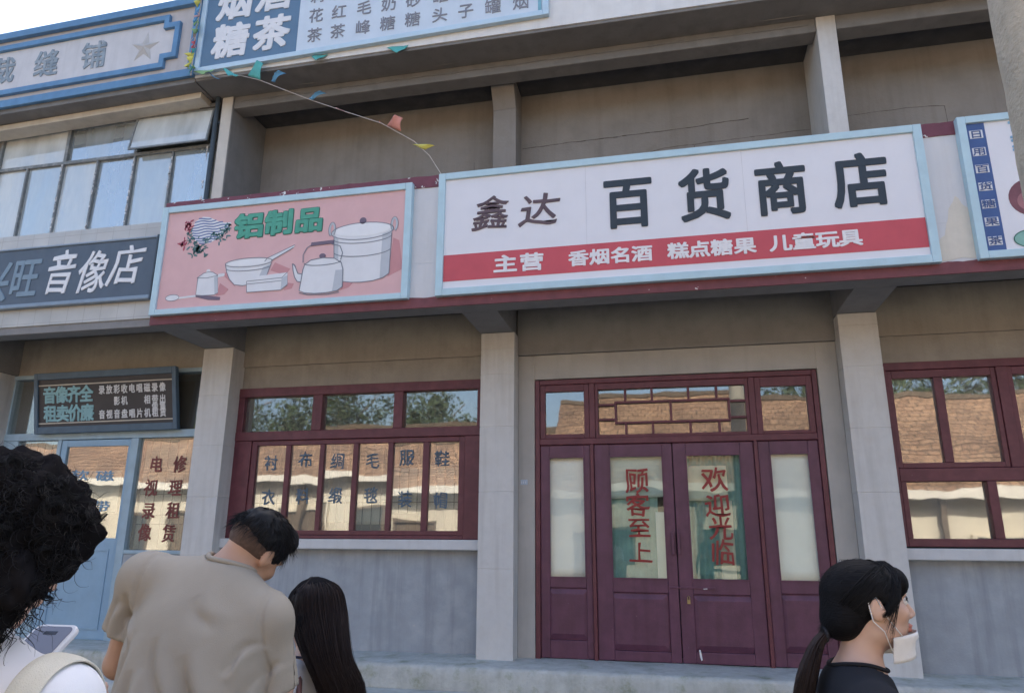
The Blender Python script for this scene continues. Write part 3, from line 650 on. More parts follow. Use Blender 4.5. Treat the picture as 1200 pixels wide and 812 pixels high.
p_dk = mat('painted dark handle', (.17,.13,.18), .5, .1, 9); p_rose = mat('painted rose shade', (.56,.27,.28), .55, .05, 6); p_lt = mat('painted lid light', (.80,.81,.82), .5, .03, 7)
paint('painted_shadow', [[(-2.46,3.87),(-2.42,4.25),(-2.36,4.22),(-2.325,4.0),(-2.325,3.93)],[(-3.66,4.02),(-3.62,4.10),(-3.45,4.02),(-3.50,3.96)],[(-4.22,3.80),(-4.19,3.93),(-4.09,3.86),(-4.13,3.81)],[(-4.02,3.88),(-4.19,4.03),(-4.09,4.04)],[(-3.50,3.81),(-3.46,3.88),(-3.40,3.87),(-3.42,3.82)],[(-2.92,3.77),(-2.90,3.85),(-2.80,3.83),(-2.84,3.79)]], p_rose, 0)
# big lidded pot
potb = [(-3.03,4.33)] + ell(-2.735,4.33,.297,.07,180,360) + [(-2.436,3.90)] + ell(-2.650,3.90,.214,.065,0,-180)[0:] + [(-2.870,3.90),(-3.005,4.0)]
potb = [(-3.022,4.34),(-2.438,4.34),(-2.445,3.90),(-2.50,3.862),(-2.60,3.838),(-2.72,3.832),(-2.82,3.838),(-2.95,3.86),(-2.99,3.90)]
paint('painted_pot', [potb, ell(-2.735,4.345,.315,.085)], p_wht, 1)
paint('painted_pot', [[(-2.438,4.33),(-2.53,4.30),(-2.535,3.858),(-2.50,3.862),(-2.445,3.90)],[(-3.02,4.33),(-2.975,4.29),(-2.95,3.88),(-2.99,3.90)]], p_sh, 2)
paint('painted_lid', [ell(-2.735,4.362,.285,.066)], p_lt, 3)
strokes('painted_outline', [ell(-2.735,4.345,.315,.085,0,360)+[(-2.42,4.345)], ell(-2.73,4.285,.296,.062,190,350), ell(-2.725,4.15,.285,.06,190,350), [(-3.02,4.30),(-2.99,3.90),(-2.95,3.86),(-2.82,3.838),(-2.72,3.832),(-2.60,3.838),(-2.50,3.862),(-2.445,3.90),(-2.438,4.3)]], .008, p_ln, 4)
paint('painted_knob', [ell(-2.735,4.45,.034,.034)], p_dk, 4)
for cx, a0, a1 in ((-3.045,-60,250),(-2.415,-70,240)): strokes('painted_handle', [ell(cx,4.387,.026,.062,a0,a1)], .020, p_sh, 4)
for cx, a0, a1 in ((-3.045,-60,250),(-2.415,-70,240)): strokes('painted_handle', [ell(cx,4.387,.036,.074,a0,a1)], .006, p_ln, 5)
# kettle
kb = [(-3.315,4.00)] + [(-3.30,4.05),(-3.24,4.09),(-3.12,4.105),(-3.0,4.09),(-2.925,4.04),(-2.905,3.97),(-2.90,3.80),(-2.95,3.765),(-3.05,3.752),(-3.18,3.752),(-3.28,3.765),(-3.335,3.79)]
paint('painted_kettle', [kb], p_wht, 5); paint('painted_kettle', [[(-2.905,3.97),(-2.98,3.97),(-3.0,3.76),(-2.95,3.765),(-2.90,3.80)]], p_sh, 6)
paint('painted_spout', [[(-3.43,4.07),(-3.405,4.05),(-3.365,3.965),(-3.32,3.955),(-3.325,3.875),(-3.365,3.885),(-3.395,3.93),(-3.415,3.99)]], p_wht, 5)
strokes('painted_outline', [kb+[kb[0]], ell(-3.12,4.06,.185,.03,175,365), [(-3.43,4.07),(-3.405,4.05),(-3.365,3.965),(-3.32,3.955)], [(-3.43,4.07),(-3.415,3.99),(-3.395,3.93),(-3.365,3.885),(-3.325,3.875)], [(-3.32,4.07),(-3.325,4.15),(-3.29,4.22),(-3.24,4.25)], [(-3.04,4.24),(-2.95,4.21),(-2.92,4.14),(-2.935,4.07)], [(-3.335,3.77),(-3.25,3.745),(-3.05,3.735),(-2.93,3.75)]], .009, p_ln, 7)
paint('painted_grip', [[(-3.255,4.235),(-3.25,4.27),(-3.02,4.278),(-3.015,4.243)]], p_dk, 8); paint('painted_knob', [ell(-3.125,4.125,.032,.024)], p_dk, 8)
# bowl with scoop, butter box, lidded cup, spoon
bb = [(-4.152,4.12),(-4.13,4.04),(-4.09,3.96),(-4.03,3.90),(-3.94,3.885),(-3.76,3.90),(-3.69,3.98),(-3.655,4.10)]
paint('painted_bowl', [bb, ell(-3.90,4.12,.252,.045)], p_wht, 1); paint('painted_bowl', [[(-3.70,3.98),(-3.655,4.09),(-3.74,4.06),(-3.80,3.90),(-3.76,3.90)]], p_sh, 2); paint('painted_bowl', [ell(-3.90,4.122,.232,.032)], p_lt, 3)
paint('painted_scoop', [[(-3.73,4.115),(-3.70,4.15),(-3.425,4.262),(-3.435,4.235),(-3.66,4.12)]], p_wht, 4)
strokes('painted_outline', [ell(-3.90,4.12,.252,.045)+[(-3.648,4.12)], bb, [(-3.73,4.115),(-3.70,4.15),(-3.425,4.262)], [(-3.435,4.235),(-3.66,4.12)], ell(-3.9,4.07,.235,.035,190,345)], .007, p_ln, 5)
paint('painted_box', [[(-3.90,3.925),(-3.84,3.968),(-3.475,3.985),(-3.465,3.86),(-3.53,3.812),(-3.886,3.812)]], p_wht, 6); paint('painted_box', [[(-3.53,3.935),(-3.472,3.955),(-3.465,3.86),(-3.53,3.812)]], p_sh, 7)
strokes('painted_outline', [[(-3.90,3.925),(-3.53,3.935),(-3.475,3.985)], [(-3.886,3.812),(-3.53,3.812),(-3.465,3.86)], [(-3.90,3.925),(-3.886,3.812)], [(-3.897,3.895),(-3.53,3.905)]], .006, p_ln, 8)
paint('painted_cup', [[(-4.44,4.0),(-4.225,4.01),(-4.20,3.83),(-4.24,3.812),(-4.44,3.815)], [(-4.45,4.0),(-4.38,4.045),(-4.33,4.07),(-4.28,4.048),(-4.22,4.01)], ell(-4.335,4.068,.02,.016), [(-4.22,3.99),(-4.15,4.0),(-4.15,4.03),(-4.22,4.025)]], p_wht, 2); paint('painted_cup', [[(-4.26,3.995),(-4.225,4.01),(-4.20,3.83),(-4.235,3.82)]], p_sh, 3)
strokes('painted_outline', [[(-4.45,4.0),(-4.34,3.992),(-4.22,4.01)], [(-4.45,4.0),(-4.38,4.045),(-4.33,4.055),(-4.28,4.048),(-4.22,4.01)], [(-4.44,4.0),(-4.44,3.815),(-4.24,3.812),(-4.20,3.83)]], .006, p_ln, 4)
paint('painted_spoon', [ell(-4.70,3.812,.075,.032), [(-4.64,3.815),(-4.44,3.825),(-4.44,3.805),(-4.64,3.795)]], p_wht, 2); paint('painted_spoon', [[(-4.44,3.826),(-4.28,3.805),(-4.17,3.785),(-4.172,3.755),(-4.30,3.765),(-4.44,3.803)]], p_dk, 3)
strokes('painted_outline', [ell(-4.70,3.812,.075,.032)+[(-4.625,3.812)]], .005, p_ln, 4)
# green seal blocks with characters 铝制品
p_grn = mat('painted seal green', (.085,.36,.26), .55, .12, 14); p_dgr = mat('painted dark green', (.035,.15,.11), .55, .1, 10)
hd = (('铝',-3.935,4.505,.27,.235),('制',-3.615,4.51,.255,.235),('品',-3.295,4.508,.25,.23))
letters(hd, -1.1455, p_dgr, 'lettering', ps, bold=.066, depth=.002, wob=.008); letters(hd, -1.1486, p_grn, 'lettering', ps, bold=.040, depth=.002, wob=.008)
# blue and white striped vase of flowers lying at the upper corner
p_bl = mat('painted blue stripe', (.14,.19,.38), .5, .1, 10); p_lf = mat('painted leaf', (.10,.22,.22), .5, .2, 20); p_rd = mat('painted flower red', (.40,.075,.12), .5, .2, 20)
vase = [(-4.55,4.61),(-4.47,4.655),(-4.40,4.645),(-4.30,4.595),(-4.23,4.57),(-4.14,4.565),(-4.16,4.52),(-4.22,4.47),(-4.28,4.40),(-4.36,4.36),(-4.46,4.36),(-4.55,4.42),(-4.58,4.52)]
paint('painted_vase', [vase], p_wht, 1)
def vx(z):   # extent of the vase at a height
    xs = []
    for (xa, za), (xb, zb) in zip(vase, vase[1:]+vase[:1]):
        if (za-z)*(zb-z) < 0: xs.append(xa+(xb-xa)*(z-za)/(zb-za))
    return min(xs), max(xs)
strokes('painted_stripe', [[(x, z+.008*math.sin(x*30+z*20)) for x in np.linspace(*vx(z), 10)] for z in (4.63,4.602,4.572,4.543,4.513,4.484,4.455,4.425,4.397,4.372)], .013, p_bl, 2)
rs = random.Random(3); lv = []; fl = []
for cx, cz, sx, sz, n, L_ in ((-4.48,4.30,.09,.055,46,lv),(-4.25,4.42,.07,.07,26,lv),(-4.19,4.51,.045,.045,16,lv),(-4.55,4.40,.07,.06,20,lv),(-4.62,4.57,.06,.05,22,fl),(-4.66,4.40,.04,.06,14,fl),(-4.60,4.47,.04,.05,8,lv),(-4.40,4.40,.05,.04,10,lv)):
    for _ in range(n):
        x, z = cx+rs.gauss(0,.55)*sx, cz+rs.gauss(0,.55)*sz; r_ = rs.uniform(.008,.017); g_ = rs.uniform(0,180)
        L_.append([(x+r_*1.7*math.cos(t)*math.cos(R(g_))-r_*.6*math.sin(t)*math.sin(R(g_)), z+r_*1.7*math.cos(t)*math.sin(R(g_))+r_*.6*math.sin(t)*math.cos(R(g_))) for t in np.linspace(0, 2*math.pi, 7)[:-1]])
paint('painted_leaf', lv, p_lf, 3); paint('painted_flower', fl, p_rd, 4)

# right-hand sign with the navy strip
rg = sign('grocery_sign', 'white signboard with navy strip of seven white seals, partly hidden by the rough concrete pole', 2.40, 4.1, 3.645, 4.872, -1.145, .062, c_mainb)
MB().box(2.462,2.598,-1.1475,-1.1452,3.712,4.808).build('navy_strip', mat('navy sign strip', (.055,.105,.27), .5, .08, 8), rg)
zs = [4.71,4.555,4.405,4.25,4.10,3.95,3.79]
p_seal = mat('white seal paint', (.70,.71,.74), .5, .05, 12)
for c, z in zip('日用百货糖果茶', zs):
    q = MB().box(2.482,2.578,-1.1487,-1.1474,z-.036,z+.036).build('seal', p_seal, rg)
    letters([(c, 2.53, z, .082, .062)], -1.1489, mat('seal blue', (.06,.11,.26), .5, .1, 10), 'character', q, bold=.012, depth=.001)
letters([('蓝',2.86,4.72,.16,.15),('莓',2.86,4.56,.16,.15)], -1.1455, mat('sign sky blue lettering', (.25,.45,.62), .5, .1, 10), 'lettering', rg, bold=.03, depth=.003)
paint('painted_fruit', [ell(2.83,4.13,.155,.155)], mat('painted plum', (.20,.075,.09), .5, .2, 7), 1, rg); paint('painted_fruit', [ell(2.84,4.10,.11,.09)], mat('painted rose brown', (.36,.16,.17), .5, .15, 9), 2, rg)
paint('painted_leaf', [ell(2.80,3.79,.14,.075)], mat('painted jade', (.22,.42,.36), .5, .15, 9), 1, rg); strokes('painted_outline', [ell(2.80,3.79,.14,.075)+[(2.94,3.79)]], .008, p_dgr, 2, rg)

# sign under the eaves: blue field with white characters, list of goods on pale field
ts = thing('tobacco_sign', 'long pale blue framed signboard under the eaves with white characters on blue field', 'sign', (-3.0,-.83,6.6))
TX0, TX1, TZ0, TZ1 = -5.045, -.985, 6.600, 8.15
f = MB(); frame_boxes(f, TX0, TX1, TZ0, TZ1, .062, -.872, -.82); slope(f, .022, TX0).build('frame', mat('icy blue frame', (.50,.66,.78), .5, .05, 9, bump=.08), ts, bevel=.005)
slope(MB().box(TX0+.06,-3.80,-.852,-.825,TZ0+.06,TZ1-.06), .022, TX0).build('board', mat('steel blue field', (.115,.205,.315), .5, .06, 5, streak=.12, streak_col=(.16,.25,.35)), ts)
slope(MB().box(-3.798,TX1-.06,-.852,-.825,TZ0+.06,TZ1-.06), .022, TX0).build('board', mat('pale blue field', (.60,.69,.78), .5, .04, 5, streak=.08), ts)
MB().box(-1.095,-1.06,-.860,-.853,6.76,8.1).build('inner_strip', mat('teal strip', (.20,.42,.52), .5, .1, 9), ts)
letters([('烟',-4.62,7.47,.38,.40),('酒',-4.13,7.50,.38,.40),('糖',-4.625,6.965,.38,.40),('茶',-4.12,6.985,.38,.40)], -.853, c_white2, 'lettering', ts, bold=.035, depth=.006, shear=.06)
cols = [-3.59,-3.315,-3.02,-2.735,-2.453,-2.15,-1.865,-1.572,-1.275]
it = [(c, x, 6.872+.02*(i/8), .15, .165) for i, (c, x) in enumerate(zip('茶茶峰糖糖头子罐烟', cols))] + [(c, x, 7.125, .15, .165) for c, x in zip('花红毛奶砂罐瓜虾香', cols)] + [(c, x, 7.38, .15, .165) for c, x in zip('莉门山糖白果葵鱼卷', cols)]
letters(it, -.853, mat('thin grey lettering', (.24,.25,.29), .5, .1, 10), 'lettering', ts, bold=.004, depth=.003)

# dark sign of the video shop
c_slate = mat('dark slate sign board', (.085,.115,.155), .5, .08, 6, streak=.15, streak_col=(.12,.15,.18))
bs = thing('video_shop_sign', 'dark slate signboard with white brush characters on the white tile band', 'sign', (-6.1,-1.05,3.85))
MB().box(-8.6,-5.005,-1.09,-1.047,3.885,4.50).build('board', c_slate, bs)
f = MB(); f.box(-8.6,-5.005,-1.112,-1.048,3.84,3.884).box(-8.6,-5.005,-1.105,-1.048,4.501,4.523); f.build('rail', mat('steel blue rail', (.23,.30,.38), .4, .1, 9), bs, bevel=.008)
MB().box(-5.004,-4.985,-1.11,-1.048,3.835,4.53).build('end_cap', c_pipe, bs, bevel=.003)
letters([('音',-6.12,4.20,.30,.43),('像',-5.72,4.175,.30,.42),('店',-5.33,4.22,.33,.40)], -1.0905, c_white2, 'lettering', bs, bold=.012, depth=.005, shear=.16, wob=.025)
letters([('旺',-6.56,4.17,.30,.42),('兴',-6.95,4.15,.34,.42)], -1.0905, mat('faint grey blue lettering', (.20,.28,.35), .5, .1, 9), 'lettering', bs, bold=.02, depth=.004, shear=.06)

# goods board leaning in front of the shopfront transom
mbd = thing('menu_board', 'dark framed board of teal and white characters leaning against the blue shopfront transom', 'sign', (-6.25,-.2,2.70))
ML = lambda q: q.xf(lambda v: Vector((v.x - .03 + (v.z-2.7)*-.05, v.y + .10 - (v.z-2.7)*.16, v.z + (v.x+6.1)*.006)))
f = MB(); frame_boxes(f,-7.10,-5.235,2.685,3.37,.05,-.205,-.15,wt=.075,wb=.075); ML(f).build('frame', mat('slate blue frame', (.075,.125,.18), .5, .12, 9), mbd, bevel=.004)
ML(MB().box(-7.05,-5.285,-.185,-.155,2.76,3.295)).build('board', mat('charcoal board', (.055,.050,.052), .6, .1, 9), mbd)
ML(MB().box(-7.05,-5.285,-.1885,-.1855,3.225,3.237).box(-7.05,-5.285,-.1885,-.1855,2.795,2.807)).build('rule_line', c_cream, mbd)
b = mat('teal board lettering', (.24,.45,.50), .5, .1, 10)
o = letters([(c,-6.90+.165*i,3.115,.15,.17) for i, c in enumerate('音像齐全')]+[(c,-6.89+.165*i,2.905,.15,.17) for i, c in enumerate('租卖价廉')], -.1858, b, 'lettering', mbd, bold=.035, depth=.003)
it = []
rows = ['录放彩收电唱磁录像','  影机  相带出','音视音盘唱片机租赁','       像售']
for r_, z in zip(rows, (3.15,3.02,2.875,2.945)):
    for i, c in enumerate(r_):
        if c != ' ': it.append((c,-6.20+.098*i,z,.068,.09))
o2 = letters(it, -.1858, c_white2, 'lettering', mbd, bold=.02, depth=.003)
for q in (o, o2):
    for v in q.data.vertices:
        p = v.co; v.co = Vector((p.x - .03 + (p.z-2.7)*-.05, p.y + .10 - (p.z-2.7)*.16, p.z + (p.x+6.1)*.006))

# ================================================================== bunting
def flag_mesh(c, d, n, L_, w, m, parent, curl=.0, name='flag'):
    """a small cloth pennant: hung along d from c, pointing n"""
    c, d, n = Vector(c), Vector(d).normalized(), Vector(n).normalized(); k = d.cross(n); mb = MB(); vs = []; fs = []
    for j in range(7):
        t = j/6; ww = w*(1-.75*t)
        for i in range(5):
            s = i/4-.5; vs.append(c + d*(s*ww) + n*(L_*t*(1-.2*curl*t)) + k*(curl*L_*(.35*math.sin(t*3+s*2)+.12*math.sin(s*9+t*5))))
    for j in range(6):
        for i in range(4): a = j*5+i; fs.append((a,a+1,a+6,a+5))
    o = mb.add(vs, fs).build(name, m, parent, smooth=True); so = o.modifiers.new('thickness', 'SOLIDIFY'); so.thickness = .002; return o
cf = {k: mat(k+' flag cloth', v, .7, .1, 12) for k, v in dict(teal=(.10,.42,.40), blue=(.13,.36,.62), coral=(.62,.26,.20), pink=(.68,.40,.38), yellow=(.72,.68,.16), red=(.60,.12,.14), green=(.25,.42,.20)).items()}
fs_ = thing('flag_string', 'string of small coloured pennants sagging from the eaves down to the parapet', 'bunting', (-4.6,-.83,6.53))
A, B = Vector((-4.55,-.83,6.53)), Vector((-1.97,-1.10,4.88))
cp = [A.lerp(B, t) + Vector((0,0,.40*math.sin(math.pi*t)*(.5+.55*t))) for t in np.linspace(0,1,30)]
cp = [Vector((x, -.82-.28*max(0, (x+4.6)/2.6), z)) for x, z in ((-4.75,6.55),(-4.45,6.50),(-4.19,6.385),(-3.87,6.20),(-3.50,5.99),(-3.07,5.765),(-2.66,5.555),(-2.29,5.285),(-2.12,5.10),(-1.99,4.88))]
MB().tube(cp, .0035, 6).build('cord', mat('pale cord', (.55,.50,.45), .8, .1, 20), fs_)
dv = Vector((.86,-.09,-.5))
for (x, y, z), col, n, L_, w, cu in [((-4.58,-.86,6.56),'teal',(.25,-.3,-.5),.14,.28,.5), ((-4.28,-.85,6.44),'teal',(.45,-.2,.9),.20,.23,.35), ((-4.02,-.88,6.33),'blue',(.8,-.3,.35),.20,.12,.9),
        ((-3.52,-.93,6.01),'blue',(.95,-.3,.15),.22,.11,.9), ((-3.05,-.98,5.755),'pink',(-.9,-.1,.45),.17,.05,.3), ((-2.68,-1.02,5.57),'coral',(-.15,-.2,1),.02,.02,.2), ((-2.52,-1.04,5.47),'coral',(.45,-.3,.65),.15,.22,.7), ((-2.24,-1.07,5.215),'yellow',(.9,-.3,-.15),.19,.17,.6)]:
    flag_mesh((x,y,z), dv, n, L_, w, cf[col], fs_, cu)
f2 = thing('flag_bundle', 'bundle of coloured pennants knotted along the left edge of the eave signboard', 'bunting', (-5.08,-.88,6.55))
MB().tube([(-5.06,-.885,6.56),(-5.07,-.89,7.0),(-5.055,-.89,7.5),(-5.06,-.885,8.0)], .008, 6).build('cord', MATS['pale cord'], f2)
rf = random.Random(5)
for i in range(26):
    z = 6.60+i*.05; flag_mesh((-5.065+rf.uniform(-.02,.02), -.90, z), (.3,0,1), (rf.uniform(-.5,.6),-.4,rf.uniform(-.7,.2)), rf.uniform(.06,.11), rf.uniform(.06,.12), cf[rf.choice(['yellow','green','yellow','teal','red','pink','blue','blue'] if z > 6.85 else ['yellow','green','teal'])], f2, rf.uniform(.3,.9))
flag_mesh((-4.90,-.885,6.60), (1,0,.03), (.3,-.2,-.35), .10, .26, cf['green'], f2, .5); flag_mesh((-4.83,-.86,6.56), (.6,0,-.5), (.75,-.2,-.55), .22, .13, cf['blue'], f2, .6)
f3 = thing('flag_scrap', 'small teal pennant caught under the signboard near its list of goods', 'bunting', (-3.55,-.85,6.57)); flag_mesh((-3.52,-.83,6.625), (1,0,.03), (.0,-.3,-.6), .09, .20, cf['teal'], f3, .3)
f4 = thing('flag_scrap', 'darker teal pennant hanging from the fascia above the gallery column', 'bunting', (-2.65,-.85,6.55)); flag_mesh((-2.62,-.822,6.60), (1,0,.03), (.25,-.3,-.7), .12, .24, cf['teal'], f4, .3)

# ================================================================== rough pillar on the near right
pl = thing('utility_pole', 'thick rough concrete pole rising close by in front of the navy striped signboard', 'pole', (1.055,-5.05,0))
mb = MB(); nz, nx = 200, 28; vs = []
for j in range(nz+1):
    z = 9*j/nz
    for i in range(nx):
        g = 2*math.pi*i/nx; r_ = .138-.0045*z + .004*noise.noise((math.cos(g)*2, math.sin(g)*2, z*5)) + .003*noise.noise((math.cos(g)*7, math.sin(g)*7, z*18)); vs.append((1.055+r_*math.cos(g), -5.05+r_*math.sin(g), z))
fs = [(j*nx+i, j*nx+(i+1)%nx, (j+1)*nx+(i+1)%nx, (j+1)*nx+i) for j in range(nz) for i in range(nx)]
mb.add(vs, fs).build('shaft', mat('pebbly concrete', (.50,.45,.36), .9, .18, 22, bump=.9, bscale=70, blot=.5, blot_col=(.33,.29,.23), streak=.25), pl, smooth=True)

# ================================================================== across the street, seen in the glass
def tile_roof_mat():
    m, nt, P = _new('terracotta roof'); N = nt.nodes; L = nt.links
    tc = N.new('ShaderNodeTexCoord'); sx = N.new('ShaderNodeSeparateXYZ'); L.new(tc.outputs['Object'], sx.inputs[0]); mz = N.new('ShaderNodeMath'); mz.operation = 'MULTIPLY'; mz.inputs[1].default_value = 2.0; L.new(sx.outputs[2], mz.inputs[0])
    cb = N.new('ShaderNodeCombineXYZ'); L.new(sx.outputs[0], cb.inputs[0]); L.new(mz.outputs[0], cb.inputs[1])
    b = N.new('ShaderNodeTexBrick'); b.inputs['Scale'].default_value = 1; b.inputs['Brick Width'].default_value = .20; b.inputs['Row Height'].default_value = .235; b.inputs['Mortar Size'].default_value = .016; b.inputs['Mortar Smooth'].default_value = .6; b.inputs['Bias'].default_value = -.1
    b.inputs['Color1'].default_value = (.31,.185,.105,1); b.inputs['Color2'].default_value = (.20,.11,.062,1); b.inputs['Mortar'].default_value = (.085,.05,.03,1); L.new(cb.outputs[0], b.inputs[0])
    n = N.new('ShaderNodeTexNoise'); n.inputs['Scale'].default_value = .8; n.inputs['Detail'].default_value = 7; L.new(tc.outputs['Object'], n.inputs[0])
    r = N.new('ShaderNodeMapRange'); r.inputs[1].default_value = .3; r.inputs[2].default_value = .7; r.inputs[3].default_value = .6; r.inputs[4].default_value = 1.2; L.new(n.outputs[0], r.inputs[0])
    mx = N.new('ShaderNodeMix'); mx.data_type = 'RGBA'; mx.blend_type = 'MULTIPLY'; mx.inputs[0].default_value = 1; L.new(b.outputs[0], mx.inputs[6]); L.new(r.outputs[0], mx.inputs[7])
    L.new(mx.outputs[2], P.inputs['Base Color']); P.inputs['Roughness'].default_value = .85
    bp = N.new('ShaderNodeBump'); bp.inputs['Strength'].default_value = .8; bp.inputs['Distance'].default_value = .03; bp.invert = True; L.new(b.outputs[1], bp.inputs['Height']); L.new(bp.outputs[0], P.inputs['Normal']); return m
c_roof = tile_roof_mat(); c_owall = mat('sunlit cream render', (.56,.49,.37), .85, .06, 2, streak=.25, streak_col=(.40,.34,.25)); c_post = mat('weathered brown timber', (.12,.085,.055), .8, .25, 6, streak=.3)
def house(name, label, x0, x1, y, ze, zr, run, seedn, parts):
    h = thing(name, label, 'house', ((x0+x1)/2, y, 0)); rg_ = random.Random(seedn)
    MB().box(x0,x1,y-6,y-.02,0,ze-.12).build('wall', c_owall, h)
    m = MB()
    n = int(run/.22)
    for i in range(n):                                             # stepped courses of tiles
        ya, yb = y+.25-run*i/n, y+.25-run*(i+1)/n; za, zb = ze+(zr-ze)*i/n, ze+(zr-ze)*(i+1)/n
        m.add([(x0-.2,ya+.03,za),(x1+.2,ya+.03,za),(x1+.2,yb,zb),(x0-.2,yb,zb),(x0-.2,ya+.03,za-.05),(x1+.2,ya+.03,za-.05),(x1+.2,yb,zb-.05),(x0-.2,yb,zb-.05)],[(0,1,2,3),(5,4,7,6),(4,5,1,0),(3,2,6,7),(0,3,7,4),(1,5,6,2)])
    m.add([(x0-.2,y+.25-run,zr),(x1+.2,y+.25-run,zr),(x1+.2,y-.25-2*run,ze),(x0-.2,y-.25-2*run,ze)],[(0,1,2,3)])
    rf_ = m.build('roof', c_roof, h)
    MB().box(x0-.2,x1+.2,y+.10-run,y+.34-run,zr-.02,zr+.11).build('ridge', c_post, rf_)
    MB().box(x0-.2,x1+.2,y+.285,y+.31,ze-.16,ze+.02).build('eave_board', mat('pale eave board', (.62,.57,.48), .8, .1, 5), h)
    for k, (a, b, za, zb, mm) in enumerate(parts): 
        q = MB().box(a,b,y-.05,y-.012,za,zb).build('door' if za < .3 else 'window', mm, h)
        frb = MB(); frame_boxes(frb,a-.07,b+.07,za-.02,zb+.07,.07,y-.03,y+.05); frb.build('frame', c_owall if k % 2 else c_post, q)
    for x in np.arange(x0+1, x1, 2.7): MB().box(x-.06,x+.06,y+.06,y+.18,0,ze-.17).build('veranda_post', c_post, h)
    return h
dk = mat('dark window', (.03,.035,.035), .3, .2, 4)
ps1 = [(x, x+1.0, 1.0, 2.2, dk) for x in np.arange(-36, -5, 3.4)] + [(x+1.7, x+2.6, .1, 2.2, c_post) for x in np.arange(-36, -5, 3.4)]
house('tiled_house', 'long low cream house with terracotta roof across the street, mirrored in the display window', -38, -3.4, -11.6, 3.05, 4.75, 3.2, 1, ps1)
ps2 = [(x, x+1.5, .9, 1.75, dk) for x in np.arange(-2.4, 14, 3.0)]
house('tiled_house', 'taller cream house with terracotta roof across the street, mirrored in the right-hand window', -3.1, 16, -11.4, 2.80, 5.55, 3.6, 2, ps2)
up_ = thing('power_line', 'black power wires on a timber pole across the street, mirrored in the door transom', 'wire', (11,-10.3,0))
MB().tube([(11,-10.3,0),(11,-10.3,8.5)], [.13,.10], 12).build('pole', c_post, up_)
wr = MB()
for k in range(5):
    z = 6.2+.42*k; wr.tube([(-30+i*3, -10.3+.15*k, z+.5*((i-10)/10)**2-.3) for i in range(20)], .02, 5)
wr.build('wire', mat('black wire', (.02,.02,.02), .6, .1), up_)
c_leaf = mat('summer leaves', (.052,.078,.030), .7, .45, 3); c_bark = mat('grey bark', (.16,.13,.10), .9, .25, 8, bump=.5)
def tree(label, x, y, h, r, sd_):
    t = thing('leafy_tree', label, 'tree', (x,y,0), None); q = np.random.RandomState(sd_)
    tr = MB().tube([(x,y,0),(x+.1,y,h*.3),(x-.1,y+.1,h*.55)], [.24,.18,.11], 9)
    for k in range(6):
        g = k*1.1; tr.tube([(x,y,h*(.3+.04*k)),(x+r*.45*math.cos(g),y+r*.45*math.sin(g),h*(.55+.05*k)),(x+r*.8*math.cos(g),y+r*.8*math.sin(g),h*(.62+.06*k))], [.09,.05,.02], 6)
    tr.build('trunk', c_bark, t)
    nc = 70; cc = q.normal(size=(nc,3)); cc /= np.linalg.norm(cc,axis=1)[:,None]; cc *= (q.rand(nc,1)**.4)*np.array([r,r,h*.30]); cc += np.array([x,y,h*.68])
    npc = 120; P_ = np.repeat(cc, npc, 0) + q.normal(size=(nc*npc,3))*r*.14
    N_ = len(P_); a = q.normal(size=(N_,3)); a /= np.linalg.norm(a,axis=1)[:,None]; b = np.cross(a, q.normal(size=(N_,3))); b /= np.linalg.norm(b,axis=1)[:,None]; s = .055+.06*q.rand(N_,1)
    V = np.stack([P_-a*s, P_+b*s*.5, P_+a*s, P_-b*s*.5], 1).reshape(-1,3)
    me = bpy.data.meshes.new('crown'); me.from_pydata(V.tolist(), [], np.arange(4*N_).reshape(-1,4).tolist()); me.materials.append(c_leaf); me.update(); obj('crown', me, t)
    return t
for i, (x, y, h, r) in enumerate([(-23,-21,9.5,3.0),(-18.0,-19.5,8.6,2.8),(-13.6,-20.5,8.2,2.5),(-9.6,-20,7.2,2.0),(5.4,-19,7.6,2.4),(8.6,-20,8.2,2.6),(12.0,-19.5,8.4,2.8),(15.5,-21,9,3)]):
    tree(['broad green tree behind the long low house, farthest along the street','full green tree behind the long low house, second from the far end','round green tree behind the long low house, third from the far end','small loose tree near the end of the long low house','small green tree behind the taller tiled house, nearest the pole','green tree behind the taller tiled house, second from the pole','full green tree behind the taller tiled house, third from the pole','broad tree at the far end behind the taller tiled house'][i], x, y, h, r, 11+i)

